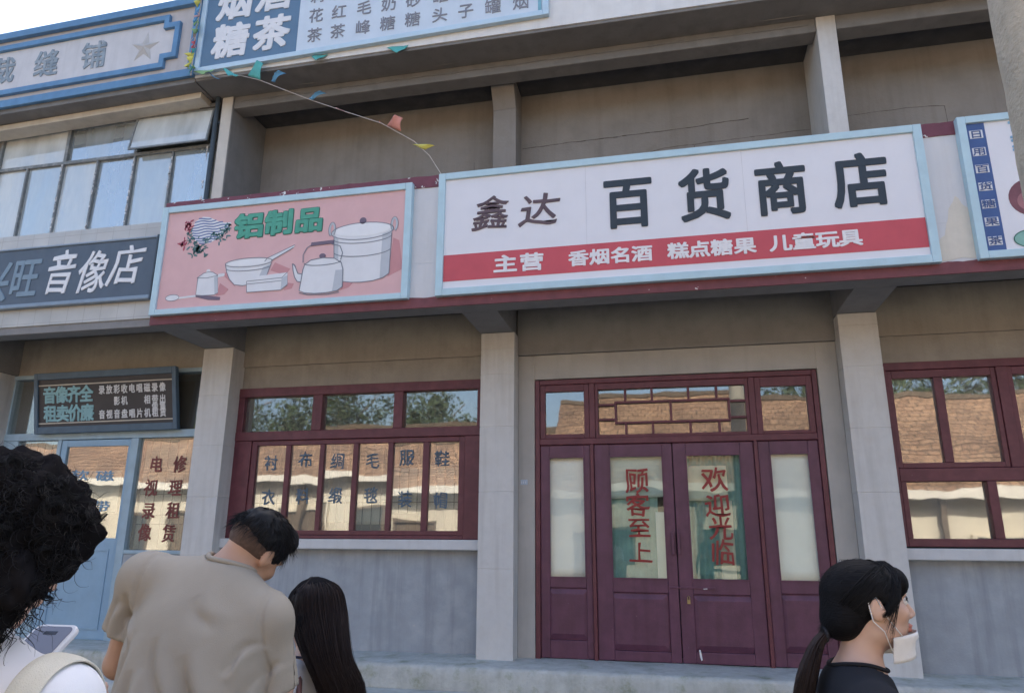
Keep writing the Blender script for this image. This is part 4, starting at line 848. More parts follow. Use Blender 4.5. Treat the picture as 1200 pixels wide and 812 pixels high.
# ================================================================== people: implicit surfaces, meshed by surface nets
class SDF:
    def __init__(s, lo, hi, res):
        s.lo = np.array(lo, float); s.res = res; s.n = np.ceil((np.array(hi)-s.lo)/res).astype(int)+1
        s.ax = [s.lo[i]+res*np.arange(s.n[i]) for i in range(3)]; s.d = np.full(s.n, 1.0, np.float32)
    def _win(s, lo, hi):
        a = np.clip(((np.array(lo)-s.lo)/s.res).astype(int), 0, s.n); b = np.clip(((np.array(hi)-s.lo)/s.res).astype(int)+2, 0, s.n)
        sl = tuple(slice(a[i], b[i]) for i in range(3))
        if any(b[i] <= a[i] for i in range(3)): return None, None
        g = np.meshgrid(*[s.ax[i][sl[i]] for i in range(3)], indexing='ij'); return sl, np.stack(g, -1)
    def _join(s, sl, b, k, sub):
        a = s.d[sl]
        if sub:
            b = -b; h = np.clip(.5-.5*(a-b)/k, 0, 1) if k else (b > a); s.d[sl] = a*(1-h)+b*h + (k*h*(1-h) if k else 0)
        else:
            h = np.clip(.5+.5*(a-b)/k, 0, 1); s.d[sl] = a*(1-h)+b*h - k*h*(1-h)
        return s
    def cone(s, a, b, r1, r2, k=.02, sub=False):
        a, b = np.array(a, float), np.array(b, float); m = max(r1, r2)+3*k+.03
        sl, p = s._win(np.minimum(a, b)-m, np.maximum(a, b)+m)
        if sl is None: return s
        ab = b-a; t = np.clip(((p-a)@ab)/max(ab@ab, 1e-9), 0, 1); d = np.linalg.norm(p-a-t[..., None]*ab, axis=-1)-(r1+(r2-r1)*t)
        return s._join(sl, d, k, sub)
    def ell(s, c, r, M=None, k=.02, sub=False):
        c, r = np.array(c, float), np.array(r, float); m = r.max()+3*k+.03
        sl, p = s._win(c-m, c+m)
        if sl is None: return s
        q = p-c
        if M is not None: q = q@M            # M columns are the axes
        k0 = np.linalg.norm(q/r, axis=-1); k1 = np.linalg.norm(q/(r*r), axis=-1); d = k0*(k0-1)/np.maximum(k1, 1e-6)
        return s._join(sl, d, k, sub)
    def cut(s, o, n, k=.006):
        """keep what lies on the side of the plane that n points away from"""
        n = np.array(n, float); n /= np.linalg.norm(n); g = np.stack(np.meshgrid(*s.ax, indexing='ij'), -1); b = ((g-np.array(o))@n).astype(np.float32)
        h = np.clip(.5+.5*(b-s.d)/k, 0, 1); s.d = s.d*(1-h)+b*h + k*h*(1-h); return s
    def grid(s): return np.stack(np.meshgrid(*s.ax, indexing='ij'), -1)
    def at(s, p):
        """the field at points p by trilinear lookup"""
        q = (np.atleast_2d(p)-s.lo)/s.res; i = np.clip(np.floor(q).astype(int), 0, s.n-2); f = q-i; o = 0
        for a in (0,1):
            for b in (0,1):
                for c in (0,1): o = o + s.d[i[:,0]+a,i[:,1]+b,i[:,2]+c]*np.where(a,f[:,0],1-f[:,0])*np.where(b,f[:,1],1-f[:,1])*np.where(c,f[:,2],1-f[:,2])
        return o
    def mesh(s):
        d = s.d; sg = d < 0
        c = np.zeros(np.array(d.shape)-1, int)
        offs = [(i,j,k) for i in (0,1) for j in (0,1) for k in (0,1)]
        for i, j, k in offs: c += sg[i:i+c.shape[0], j:j+c.shape[1], k:k+c.shape[2]]
        act = np.argwhere((c > 0) & (c < 8)); idx = -np.ones(c.shape, int); idx[tuple(act.T)] = np.arange(len(act))
        acc = np.zeros((len(act), 3)); cnt = np.zeros(len(act))
        for ax in range(3):
            for o in offs:
                if o[ax]: continue
                o2 = list(o); o2[ax] = 1
                da = d[tuple((act+o).T)]; db = d[tuple((act+o2).T)]; m = (da < 0) != (db < 0); t = np.where(m, da/np.where(m, da-db, 1), 0)
                p = np.tile(np.array(o, float), (len(act), 1)); p[:, ax] = t; acc += p*m[:, None]; cnt += m
        V = s.lo + s.res*(act + acc/np.maximum(cnt, 1)[:, None]); F = []
        for ax in range(3):
            u, w = (ax+1) % 3, (ax+2) % 3; a = [slice(None)]*3; b = [slice(None)]*3; a[ax] = slice(0, -1); b[ax] = slice(1, None)
            e = np.argwhere(sg[tuple(a)] != sg[tuple(b)]); ok = (e[:, u] > 0) & (e[:, w] > 0) & (e[:, u] < d.shape[u]-1) & (e[:, w] < d.shape[w]-1); e = e[ok]
            q = []
            for du, dw in ((-1,-1),(0,-1),(0,0),(-1,0)):
                f = e.copy(); f[:, u] += du; f[:, w] += dw; q.append(idx[tuple(f.T)])
            q = np.stack(q, 1); fl = ~sg[tuple(e.T)]; q[fl] = q[fl][:, ::-1]; F.append(q)
        return V, np.concatenate(F)
def sdf_obj(S, name, m, parent, disp=None, mats=None, midx=None):
    V, F = S.mesh()
    if disp is not None: V = disp(V)
    me = bpy.data.meshes.new(name); me.from_pydata(V.tolist(), [], F.tolist())
    for q in (mats or [m]): me.materials.append(q)
    if midx is not None:
        cen = V[F].mean(1); me.polygons.foreach_set('material_index', midx(cen).astype(int).tolist())
    me.polygons.foreach_set('use_smooth', [True]*len(F)); me.update(); return obj(name, me, parent)
def strands(P, r, name, m, parent, taper=True):
    """many thin hair strands; P is (n, segments, 3)"""
    n, s_, _ = P.shape; T = np.gradient(P, axis=1); T /= np.linalg.norm(T, axis=2, keepdims=True)+1e-9
    A = np.cross(T, np.array([.3,.5,.81])); A /= np.linalg.norm(A, axis=2, keepdims=True)+1e-9; B = np.cross(T, A)
    rr = np.broadcast_to(np.asarray(r, float).reshape(-1,1,1), (n,1,1)) * ((1-.85*np.linspace(0,1,s_)**2)[None,:,None] if taper else 1)
    V = np.stack([P+(A*math.cos(g)+B*math.sin(g))*rr for g in (0, 2.094, 4.189)], 2).reshape(-1,3)
    base = (np.arange(n)[:,None,None]*s_ + np.arange(s_-1)[None,:,None])*3; k = np.arange(3)[None,None,:]; k2 = (k+1) % 3
    F = np.stack(np.broadcast_arrays(base+k, base+k2, base+3+k2, base+3+k), -1).reshape(-1,4)
    me = bpy.data.meshes.new(name); me.from_pydata(V.tolist(), [], F.tolist()); me.materials.append(m); me.polygons.foreach_set('use_smooth', [True]*len(F)); me.update(); return obj(name, me, parent)
def frame_axes(fwd, tilt_fwd=0., roll=0.):
    """columns right, forward, up of a head or torso facing fwd (degrees clockwise from +y), bowed and rolled (to its right)"""
    M = Matrix.Rotation(R(-fwd), 3, 'Z') @ Matrix.Rotation(R(-tilt_fwd), 3, 'X') @ Matrix.Rotation(R(roll), 3, 'Y'); return np.array(M)
def skin(name, col):
    m, nt, P = _new(name); N = nt.nodes; L = nt.links; tc = N.new('ShaderNodeTexCoord'); n = N.new('ShaderNodeTexNoise'); n.inputs['Scale'].default_value = 25; n.inputs['Detail'].default_value = 5
    L.new(tc.outputs['Object'], n.inputs[0]); mx = N.new('ShaderNodeMix'); mx.data_type = 'RGBA'; mx.inputs[6].default_value = (*[c*.9 for c in col],1); mx.inputs[7].default_value = (col[0]*1.06, col[1]*1.0, col[2]*.98,1)
    L.new(n.outputs[0], mx.inputs[0]); L.new(mx.outputs[2], P.inputs['Base Color']); P.inputs['Roughness'].default_value = .5
    P.inputs['Subsurface Weight'].default_value = .12; P.inputs['Subsurface Radius'].default_value = (.012,.005,.003); P.inputs['Subsurface Scale'].default_value = 1
    return m
def hairmat(name, col, rough=.42):
    m, nt, P = _new(name); N = nt.nodes; L = nt.links; tc = N.new('ShaderNodeTexCoord'); n = N.new('ShaderNodeTexNoise'); n.inputs['Scale'].default_value = 60; L.new(tc.outputs['Object'], n.inputs[0])
    mx = N.new('ShaderNodeMix'); mx.data_type = 'RGBA'; mx.inputs[6].default_value = (*[c*.6 for c in col],1); mx.inputs[7].default_value = (*[c*1.5 for c in col],1); L.new(n.outputs[0], mx.inputs[0]); L.new(mx.outputs[2], P.inputs['Base Color'])
    P.inputs['Roughness'].default_value = rough; P.inputs['Specular IOR Level'].default_value = .22; return m
def clothmat(name, col, var=.05, bump=.25):
    m = mat(name, col, .9, var, 6, bump=bump, bscale=420, spec=.15); return m
def head(S, C, A, s=1., neck=None, nr=(.050,.060), male=False):
    """skull, face, nose, lips, ears and neck in a frame with origin C and axes A (right, forward, up)"""
    P = lambda x, y, z: C + s*(A@np.array([x, y, z])); E = lambda c, r, k=.012, sub=False: S.ell(P(*c), s*np.array(r), A, k, sub)
    E((0,-.014,.032),(.074,.094,.080),.02); E((0,.030,-.030),(.058,.062,.074),.03); E((0,.066,-.090),(.024,.020,.017),.022)
    for q in (-1,1): E((.045*q,.012,-.062),(.020,.035,.022),.022); E((.037*q,.062,-.018),(.024,.022,.020),.02); E((.031*q,.094,.010),(.015,.011,.009),.008,True)
    E((0,.080,.028),(.048,.014,.012),.014)
    S.cone(P(0,.090,.012), P(0,.107,-.024), s*.007, s*.0115, .010)
    for q in (-1,1): E((.011*q,.097,-.030),(.008,.010,.007),.006)
    E((0,.0945,-.053),(.021,.008,.0055),.006); E((0,.0925,-.064),(.018,.008,.006),.006); E((0,.104,-.0585),(.022,.006,.0016),.003,True)
    for q in (-1,1):
        E((.0755*q,-.010,-.002),(.010,.0185,.029),.005); E((.0885*q,-.006,.004),(.009,.011,.019),.003,True); E((.080*q,.006,-.006),(.004,.004,.008),.003); E((.081*q,.006,-.006),(.004,.004,.008),.003); E((.079*q,-.006,-.006),(.006,.006,.010),.004)
    if neck is not None: S.cone(P(0,-.022,-.055), neck, nr[0], nr[1], .03)
    return P
def hand(S, W, d, up, s=1., curl=.6, side=1):
    """palm, four fingers of unequal length curled at two joints, and a thumb from the side of the palm. d: along the hand; up: back of the hand"""
    W, d, up = np.array(W, float), np.array(d, float), np.array(up, float); d /= np.linalg.norm(d); up -= d*(up@d); up /= np.linalg.norm(up); sd_ = np.cross(d, up)*side
    S.ell(W+d*.045*s, np.array([.040,.048,.016])*s, np.stack([sd_, d, up], 1), .012)
    for i, (o, L_) in enumerate(((-.029,.070),(-.010,.080),(.010,.075),(.028,.060))):
        p = W+d*.082*s+sd_*o*s; dd = d.copy(); r_ = .0092*s
        for j, f in enumerate((.45,.32,.23)):
            g = curl*(.5+.35*j); dn = dd*math.cos(g)-up*math.sin(g); q = p+dn*L_*f*s; S.cone(p, q, r_, r_*.9, .004); up_ = dd*math.sin(g)+up*math.cos(g); p = q; dd = dn; r_ *= .9
            up = up_ if j < 2 else up
        up = np.cross(sd_*side, d); up /= np.linalg.norm(up); up = up if up@up_ > -2 else up
    p = W+d*.022*s-sd_*.034*s; q = p+(d*.6-sd_*.6-up*.3)*.040*s; S.cone(p, q, .012*s, .0105*s, .008); S.cone(q, q+(d*.85-up*.5)*.030*s, .0105*s, .0085*s, .004)
def limbs(S, J, ra=(.050,.041,.030), rl=(.082,.056,.038), hands=True, curl=.7):
    for q in 'LR':
        S.cone(J['s'+q], J['e'+q], ra[0], ra[1], .02); S.cone(J['e'+q], J['w'+q], ra[1], ra[2], .012)
        if hands: hand(S, J['w'+q], np.array(J['w'+q])-np.array(J['e'+q]) if 'h'+q not in J else J['h'+q], J.get('u'+q, (0,0,1)), .95, curl, 1 if q == 'R' else -1)
        S.cone(J['p'+q], J['k'+q], rl[0], rl[1], .03); S.cone(J['k'+q], J['a'+q], rl[1]*.95, rl[2], .02)
def torso(S, J, A, w=1., g=0.):
    """chest, waist, hips and shoulder line; g swells it into a garment"""
    Cc, H = np.array(J['chest']), np.array(J['hip'])
    S.ell(Cc, np.array([.150*w+g,.105*w+g,.175+g]), A, .04); mid = (Cc*.45+H*.55); S.ell(mid, np.array([.130*w+g,.098*w+g,.17+g]), A, .05); S.ell(H, np.array([.158*w+g,.112*w+g,.12+g]), A, .05)
    n = np.array(J['neck'])
    for q in 'LR': S.cone(n-A[:,2]*.035, J['s'+q], .050+g, .050+g, .05); S.ell(J['s'+q], np.array([.055+g]*3), None, .03)
def shoes(J, fdir, t, m):
    f = np.array([math.sin(R(fdir)), math.cos(R(fdir)), 0])
    for q in 'LR':
        a = np.array(J['a'+q]); S = SDF(a+[-.22,-.22,-.12], a+[.22,.22,.09], .012); b = np.array([a[0],a[1],.04])
        S.cone(b-f*.05, b+f*.13, .040, .036, .01).cone(a, b-f*.03, .045, .042, .02); S.cut((0,0,.004),(0,0,-1)); sdf_obj(S, 'shoe', m, t)
def trousers(J, t, m, A, w=1., top=None, wide=.02):
    H = np.array(J['hip']); lo = np.min([J['aL'],J['aR'],H-.25],0)-.12; hi = np.max([J['aL'],J['aR'],H+.25],0)+.12; S = SDF(lo, hi, .014)
    S.ell(H, np.array([.165*w,.12*w,.14]), A, .03)
    for q in 'LR': S.cone(J['p'+q], J['k'+q], .09+wide*.3, .068+wide*.5, .02); S.cone(J['k'+q], np.array(J['a'+q])+[0,0,.0], .068+wide*.5, .055+wide*.6, .02)
    S.cut(H+np.array([0,0,.10]), (0,0,1)); sdf_obj(S, 'trousers', m, t)
sk_m = skin('tanned skin', (.50,.305,.205)); sk_f = skin('fair skin', (.62,.42,.325)); sk_g = skin('light skin', (.58,.39,.30))
h_blk = hairmat('black hair', (.0085,.0085,.010), .55); h_brn = hairmat('dark brown hair', (.024,.015,.013), .5)
h_base = hairmat('hair underlayer', (.011,.010,.011), .85); h_base.node_tree.nodes['Principled BSDF'].inputs['Specular IOR Level'].default_value = .04
t_dark = clothmat('dark trouser cloth', (.05,.055,.07)); t_jean = clothmat('blue denim', (.10,.14,.22)); sh_w = mat('white shoe', (.6,.6,.6), .6, .05, 9)
def collar(S, c, ax, r, tr, m, parent, name='collar'):
    """a rib laid where a cylinder round the neck leaves the cloth surface; call before the neck hole is cut"""
    c, ax = np.array(c, float), np.array(ax, float); ax /= np.linalg.norm(ax); u = np.cross(ax, (0,1,.1)); u /= np.linalg.norm(u); w = np.cross(ax, u); g = np.linspace(0, 2*np.pi, 49)[:-1]; hs = np.linspace(.12, -.14, 90); H_ = []
    for a in g:
        v = S.at(c + (u*math.cos(a)+w*math.sin(a))*r + hs[:,None]*ax); k = np.argmax(v < 0); H_.append(hs[k] if v[k] < 0 else -.03)
    H_ = np.array(H_)
    for _ in range(4): H_ = (np.roll(H_,1)+H_*2+np.roll(H_,-1))/4
    pts = [tuple(c+(u*math.cos(a)+w*math.sin(a))*r+ax*h) for a, h in zip(g, H_)]
    mb = MB(); mb.tube(pts+pts[:2], tr, 8, cap=False); return mb.build(name, m, parent, smooth=True)
def folds(seed, amp, fx, fz, zc=None):
    """soft cloth folds: long low waves displaced sideways"""
    def fn(V):
        n = np.array([noise.noise((x*fx+seed, y*fx, z*fz)) + .5*noise.noise((x*fx*2.1+seed, y*fx*2.1+3, z*fz*1.7)) for x, y, z in V])
        c = V.mean(0); d = V-c; d[:,2] = 0; d /= np.linalg.norm(d, axis=1, keepdims=True)+1e-6
        return V + d*(amp*n)[:,None]
    return fn

# ---- the man in the beige shirt, seen from behind, head bowed to his right
def man():
    t = thing('person', 'man in a beige t-shirt seen from behind, head bowed to the right', 'person', (-1.30,-5.12,0))
    J = dict(hip=(-1.30,-5.14,.90), chest=(-1.305,-5.06,1.265), neck=(-1.265,-5.03,1.458), sL=(-1.495,-5.06,1.428), sR=(-1.130,-5.03,1.325), eL=(-1.585,-5.02,1.195), eR=(-1.105,-4.98,1.075), wL=(-1.42,-4.82,1.14), wR=(-1.20,-4.76,1.10),
             pL=(-1.37,-5.14,.86), pR=(-1.20,-5.14,.86), kL=(-1.39,-5.10,.47), kR=(-1.17,-5.12,.47), aL=(-1.41,-5.14,.09), aR=(-1.15,-5.16,.09), hL=(.7,.5,.1), hR=(-.6,.6,.1))
    Tb = frame_axes(-4, 8, 14); Ah = frame_axes(6, 34, 25); C = np.array([-1.222,-4.965,1.512])
    S = SDF((-1.75,-5.40,.0),(-.90,-4.60,1.72), .0075)
    head(S, C, Ah, 1.0, np.array(J['neck'])+[0,-.0,-.03], (.054,.064)); torso(S, J, Tb, 1.08); limbs(S, J)
    sdf_obj(S, 'body', sk_m, t)
    # shirt
    S = SDF((-1.80,-5.42,.70),(-.88,-4.75,1.60), .0058)
    torso(S, J, Tb, 1.12, .021)
    S.ell(np.array(J['hip'])+[0,0,.10], np.array([.205,.145,.34]), Tb, .06); S.ell(np.array(J['chest'])+[0,-.02,-.05], np.array([.19,.125,.24]), Tb, .06)
    for q, f in (('L',.62),('R',.72)):
        s_, e = np.array(J['s'+q]), np.array(J['e'+q]); S.cone(s_, s_+(e-s_)*(f+.15), .070, .080, .025)
    for q, f in (('L',.60),('R',.72)):
        s_, e = np.array(J['s'+q]), np.array(J['e'+q]); n = (e-s_)/np.linalg.norm(e-s_); o = s_+(e-s_)*f
        g = S.grid(); loc = np.linalg.norm(g-(o+n*.08), axis=-1) < .135; b = (g-o)@n
        S.d = np.where(loc & (b > 0), np.maximum(S.d, b), S.d).astype(np.float32)
    nk = np.array(J['neck']); up_n = C+Ah@np.array([0,-.022,-.055]); mc = clothmat('beige jersey', (.365,.322,.262), .05, .2)
    collar(S, nk, up_n-nk, .067, .0075, mc, t)
    S.cone(nk+(nk-up_n)*.1, nk+(up_n-nk)*1.6, .066, .064, .006, True)
    S.cut((0,0,.78),(0,0,-1))
    creases = [((-1.06,1.23),(-1.135,1.09),.008,.016),((-1.07,1.20),(-1.11,.95),.010,.018),((-1.42,1.31),(-1.47,.92),.011,.014),((-1.33,1.30),(-1.27,1.10),.010,.010),((-1.24,1.26),(-1.14,1.02),.012,.014),((-1.38,1.22),(-1.345,.92),.011,.015),((-1.48,1.34),(-1.54,1.29),.007,.009),((-1.50,1.40),(-1.465,1.25),.008,.014),((-1.15,1.17),(-1.23,.97),.010,.016),((-1.30,1.12),(-1.22,.95),.009,.014),((-1.43,1.12),(-1.40,.9),.009,.013),((-1.52,1.38),(-1.60,1.27),.008,.008),((-1.26,1.40),(-1.20,1.30),.012,.006),((-1.09,1.28),(-1.16,1.22),.007,.010)]
    def disp(V):
        n = np.array([noise.noise((x*6+2, y*5, z*1.3)) for x, y, z in V]); n2 = np.array([noise.noise((x*14+z*6, y*9, z*2.6-x*4)) for x, y, z in V]); n3 = np.array([noise.noise((x*30+z*12, y*20, z*7-x*9)) for x, y, z in V])
        back = V[:,1] < -5.0; d = np.zeros_like(V); low = np.clip((1.40-V[:,2])/.35, .12, 1)
        d[:,1] = np.where(back, 1., -1.)*((1-np.abs(n)*2)*.006+(1-np.abs(n2)*2)*.006+n3*.0022)*low
        x, z = V[:,0], V[:,2]
        for (xa, za), (xb, zb), w_, a_ in creases:
            p = np.stack([x-xa, z-za],1); v = np.array([xb-xa, zb-za]); tt = np.clip(p@v/(v@v), 0, 1); nv = np.array([-v[1],v[0]])/np.hypot(*v)
            sd_ = (p-tt[:,None]*v)@nv + .012*np.sin(tt*5); far = np.linalg.norm(p-tt[:,None]*v, axis=1); w_ *= 1.5; pr = np.exp(-(np.abs(sd_)/w_)**1.5)-.7*np.exp(-((sd_-1.9*w_)/(1.2*w_))**2)
            d[:,1] += np.where(back, 1, 0)*a_*1.5*pr*np.sin(np.pi*tt)**.8*(far < .2)
        for (xa, za), (xb, zb) in (((-1.455,1.52),(-1.485,1.29)),((-1.105,1.43),(-1.085,1.20)),((-1.455,1.515),(-1.36,1.505))):
            p = np.stack([x-xa, z-za],1); v = np.array([xb-xa, zb-za]); tt = np.clip(p@v/(v@v), 0, 1); far = np.linalg.norm(p-tt[:,None]*v, axis=1); d[:,1] += np.where(back, 1, 0)*.007*np.exp(-(far/.006)**2)
        return V+d
    sdf_obj(S, 'shirt', mc, t, disp)
    # hair: dense black top over a clipped nape
    S = SDF(C-.17, C+.17, .005); P = lambda x,y,z: C+Ah@np.array([x,y,z])
    S.ell(P(0,-.012,.040),(.081,.101,.083),Ah,.01); S.ell(P(0,.05,.085),(.06,.05,.04),Ah,.02)
    S.ell(P(0,.112,-.045),(.078,.075,.092),Ah,.01,True); S.cut(P(0,-.10,.018), Ah@np.array([0,-.28,-1]), .004)
    for q in (-1,1): S.ell(P(.088*q,-.006,-.01),(.02,.03,.04),Ah,.006,True)
    top = sdf_obj(S, 'hair', h_blk, t, lambda V: V + (V-C)*np.array([.05*noise.noise(tuple(v*40)) for v in V])[:,None])
    q = np.random.RandomState(8); n = 2600; u = q.normal(size=(n,3)); u /= np.linalg.norm(u,axis=1)[:,None]; u = u[(u[:,2] > -.05-.25*np.maximum(0,-u[:,1])) & (u[:,1] < .75)]
    p0 = u*np.array([.081,.100,.084])+np.array([0,-.012,.040]); dirs = u*.35+np.array([.15,.55,-.28])*np.where(u[:,2:]>.3,1,.2)+np.array([0,-.1,-.55])*np.where(u[:,2:]<=.3,1,0)+q.normal(size=u.shape)*.16
    L_ = .030+.015*q.rand(len(u)); ss = np.linspace(0,1,6); Pl = p0[:,None,:]+dirs[:,None,:]*(L_[:,None]*ss)[...,None]; Pl[:,:,2] -= .010*ss**2
    strands(C+Pl@Ah.T, np.full(len(u), .0008), 'hair_strand', h_blk, top)
    S = SDF(C-.16, C+.16, .005); S.ell(P(0,-.0145,.030),(.0762,.0962,.0815),Ah,.01); S.ell(P(0,.098,-.03),(.08,.075,.11),Ah,.008,True); S.cut(P(0,-.1,-.028),Ah@np.array([0,-.25,-1]),.004)
    for q in (-1,1): S.ell(P(.086*q,-.002,-.012),(.02,.024,.036),Ah,.006,True)
    sdf_obj(S, 'clipped_nape', mat('clipped hair over skin', (.105,.066,.05), .75, .3, 90, bump=.3, bscale=400), t)
    trousers(J, t, t_dark, Tb, 1.08); shoes(J, 0, t, sh_w)
    return t
man()

# ---- the long haired girl in white
def girl():
    t = thing('person', 'girl with long straight dark hair and white top beside the man in beige', 'person', (-1.20,-4.6,0))
    J = dict(hip=(-1.23,-4.57,.72), chest=(-1.25,-4.565,.985), neck=(-1.225,-4.575,1.145), sL=(-1.245,-4.715,1.085), sR=(-1.175,-4.465,1.075), eL=(-1.275,-4.73,.88), eR=(-1.18,-4.42,.86), wL=(-1.42,-4.60,.96), wR=(-1.33,-4.38,.95), hL=(-.7,.5,.4), hR=(-.7,.3,.4),
             pL=(-1.255,-4.62,.69), pR=(-1.205,-4.52,.69), kL=(-1.265,-4.63,.38), kR=(-1.215,-4.52,.38), aL=(-1.245,-4.64,.09), aR=(-1.195,-4.52,.09))
    A = frame_axes(-60, 3, 0); Ah = frame_axes(-66, 10, 0); C = np.array([-1.218,-4.575,1.300])
    S = SDF((-1.55,-4.95,0),(-.85,-4.15,1.5), .009)
    head(S, C, Ah, .94, np.array(J['neck'])+[0,0,-.03], (.042,.047)); torso(S, J, A, .76); limbs(S, J, (.038,.032,.024), (.070,.048,.032)); sdf_obj(S, 'body', sk_f, t)
    S = SDF((-1.50,-4.90,.55),(-.88,-4.30,1.22), .008); torso(S, J, A, .79, .012)
    for q in 'LR':
        s_, e = np.array(J['s'+q]), np.array(J['e'+q]); S.cone(s_, s_+(e-s_)*.7, .055, .060, .02); n = (e-s_)/np.linalg.norm(e-s_); o = s_+(e-s_)*.55
        g = S.grid(); b = (g-o)@n; S.d = np.where((np.linalg.norm(g-(o+n*.07), axis=-1) < .11) & (b > 0), np.maximum(S.d, b), S.d).astype(np.float32)
    nk = np.array(J['neck']); collar(S, nk, (-.15,0,1), .058, .0045, mat('navy piping', (.03,.04,.08), .8, .1), t, 'collar_trim'); S.cone(nk-[0,0,.05], nk+[0,0,.2], .056, .07, .006, True); S.cut((0,0,.62),(0,0,-1))
    sdf_obj(S, 'shirt', clothmat('white cotton', (.72,.72,.74), .03, .12), t, folds(3, .010, 9, 2.5))
    trousers(J, t, t_jean, A, .85, wide=.01); shoes(J, -20, t, sh_w)
    P = lambda x,y,z: C+Ah@np.array([x,y,z])
    S = SDF((-1.48,-4.92,.84),(-.92,-4.35,1.47), .0065)
    S.ell(P(0,-.014,.034),(.080,.101,.083),Ah,.01); S.ell(P(0,-.045,-.03),(.080,.072,.11),Ah,.03)
    S.ell(P(0,.118,-.055),(.062,.080,.12),Ah,.01,True)
    S.cone((-1.180,-4.62,1.27),(-1.115,-4.65,1.17),.066,.052,.03).cone((-1.115,-4.65,1.17),(-1.062,-4.65,1.08),.050,.050,.03).cone((-1.062,-4.65,1.08),(-1.025,-4.645,.90),.048,.035,.03)
    hb = sdf_obj(S, 'hair', h_base, t, lambda V: V + np.array([[.004*noise.noise((v[0]*45,v[1]*45,v[2]*5)),.004*noise.noise((v[0]*45+9,v[1]*45,v[2]*5)),0] for v in V]))
    q = np.random.RandomState(2); n = 3200; a = q.rand(n)*2*np.pi; st = np.linspace(0,1,22)
    crown = P(0,-.02,.113)
    pts = np.zeros((n,22,3))
    for i in range(n):
        d = np.array([math.cos(a[i]),math.sin(a[i]),0]);
        dl = Ah.T@d
        if dl[1] > .55: d = Ah@np.array([dl[0], -.2, 0]); d /= np.linalg.norm(d)
        e = P(0,-.03,.0)+ (Ah@np.array([ (Ah.T@d)[0]*.087, (Ah.T@d)[1]*.098, 0]))
        m1 = np.array([-1.120,-4.645,1.185])+d*np.array([.076,.068,0])*q.uniform(.86,1.06); m2 = np.array([-1.058,-4.645,1.07])+d*.068*q.uniform(.8,1.08); m3 = np.array([-1.020,-4.64,.86+.06*q.rand()])+d*.050*q.uniform(.4,1.2)
        K = np.array([crown+d*.01, crown*.45+e*.55+d*.022+[0,0,.022], e, m1, m2, m3]); tt = st*5; k = np.minimum(tt.astype(int),4); f = (tt-k)[:,None]
        K2 = np.concatenate([[2*K[0]-K[1]],K,[2*K[-1]-K[-2]]]); p0,p1,p2,p3 = K2[k],K2[k+1],K2[k+2],K2[k+3]
        pts[i] = .5*((2*p1)+(-p0+p2)*f+(2*p0-5*p1+4*p2-p3)*f*f+(-p0+3*p1-3*p2+p3)*f**3) + q.normal(size=3)*.002
    strands(pts, np.full(n,.0010), 'hair_strand', h_brn, hb)
    bg_ = thing('shoulder_bag', 'small brown bag hanging on a brown strap from the shoulder of the long haired girl', 'bag', (-1.0,-4.7,.72))
    b = MB(); sp = [(-1.295,-4.60,1.0),(-1.262,-4.625,1.09),(-1.222,-4.65,1.128),(-1.18,-4.70,1.115),(-1.150,-4.755,1.05),(-1.11,-4.765,.86)]
    for (p, q_) in zip(sp[:-1], sp[1:]): b.tube([p, q_], .0085, 6)
    b.build('strap', mat('brown leather', (.17,.075,.06), .5, .15, 9), bg_, smooth=True)
    MB().box(-1.17,-1.05,-4.81,-4.75,.66,.86).build('pouch', MATS['brown leather'], bg_, bevel=.02)
    return t
girl()

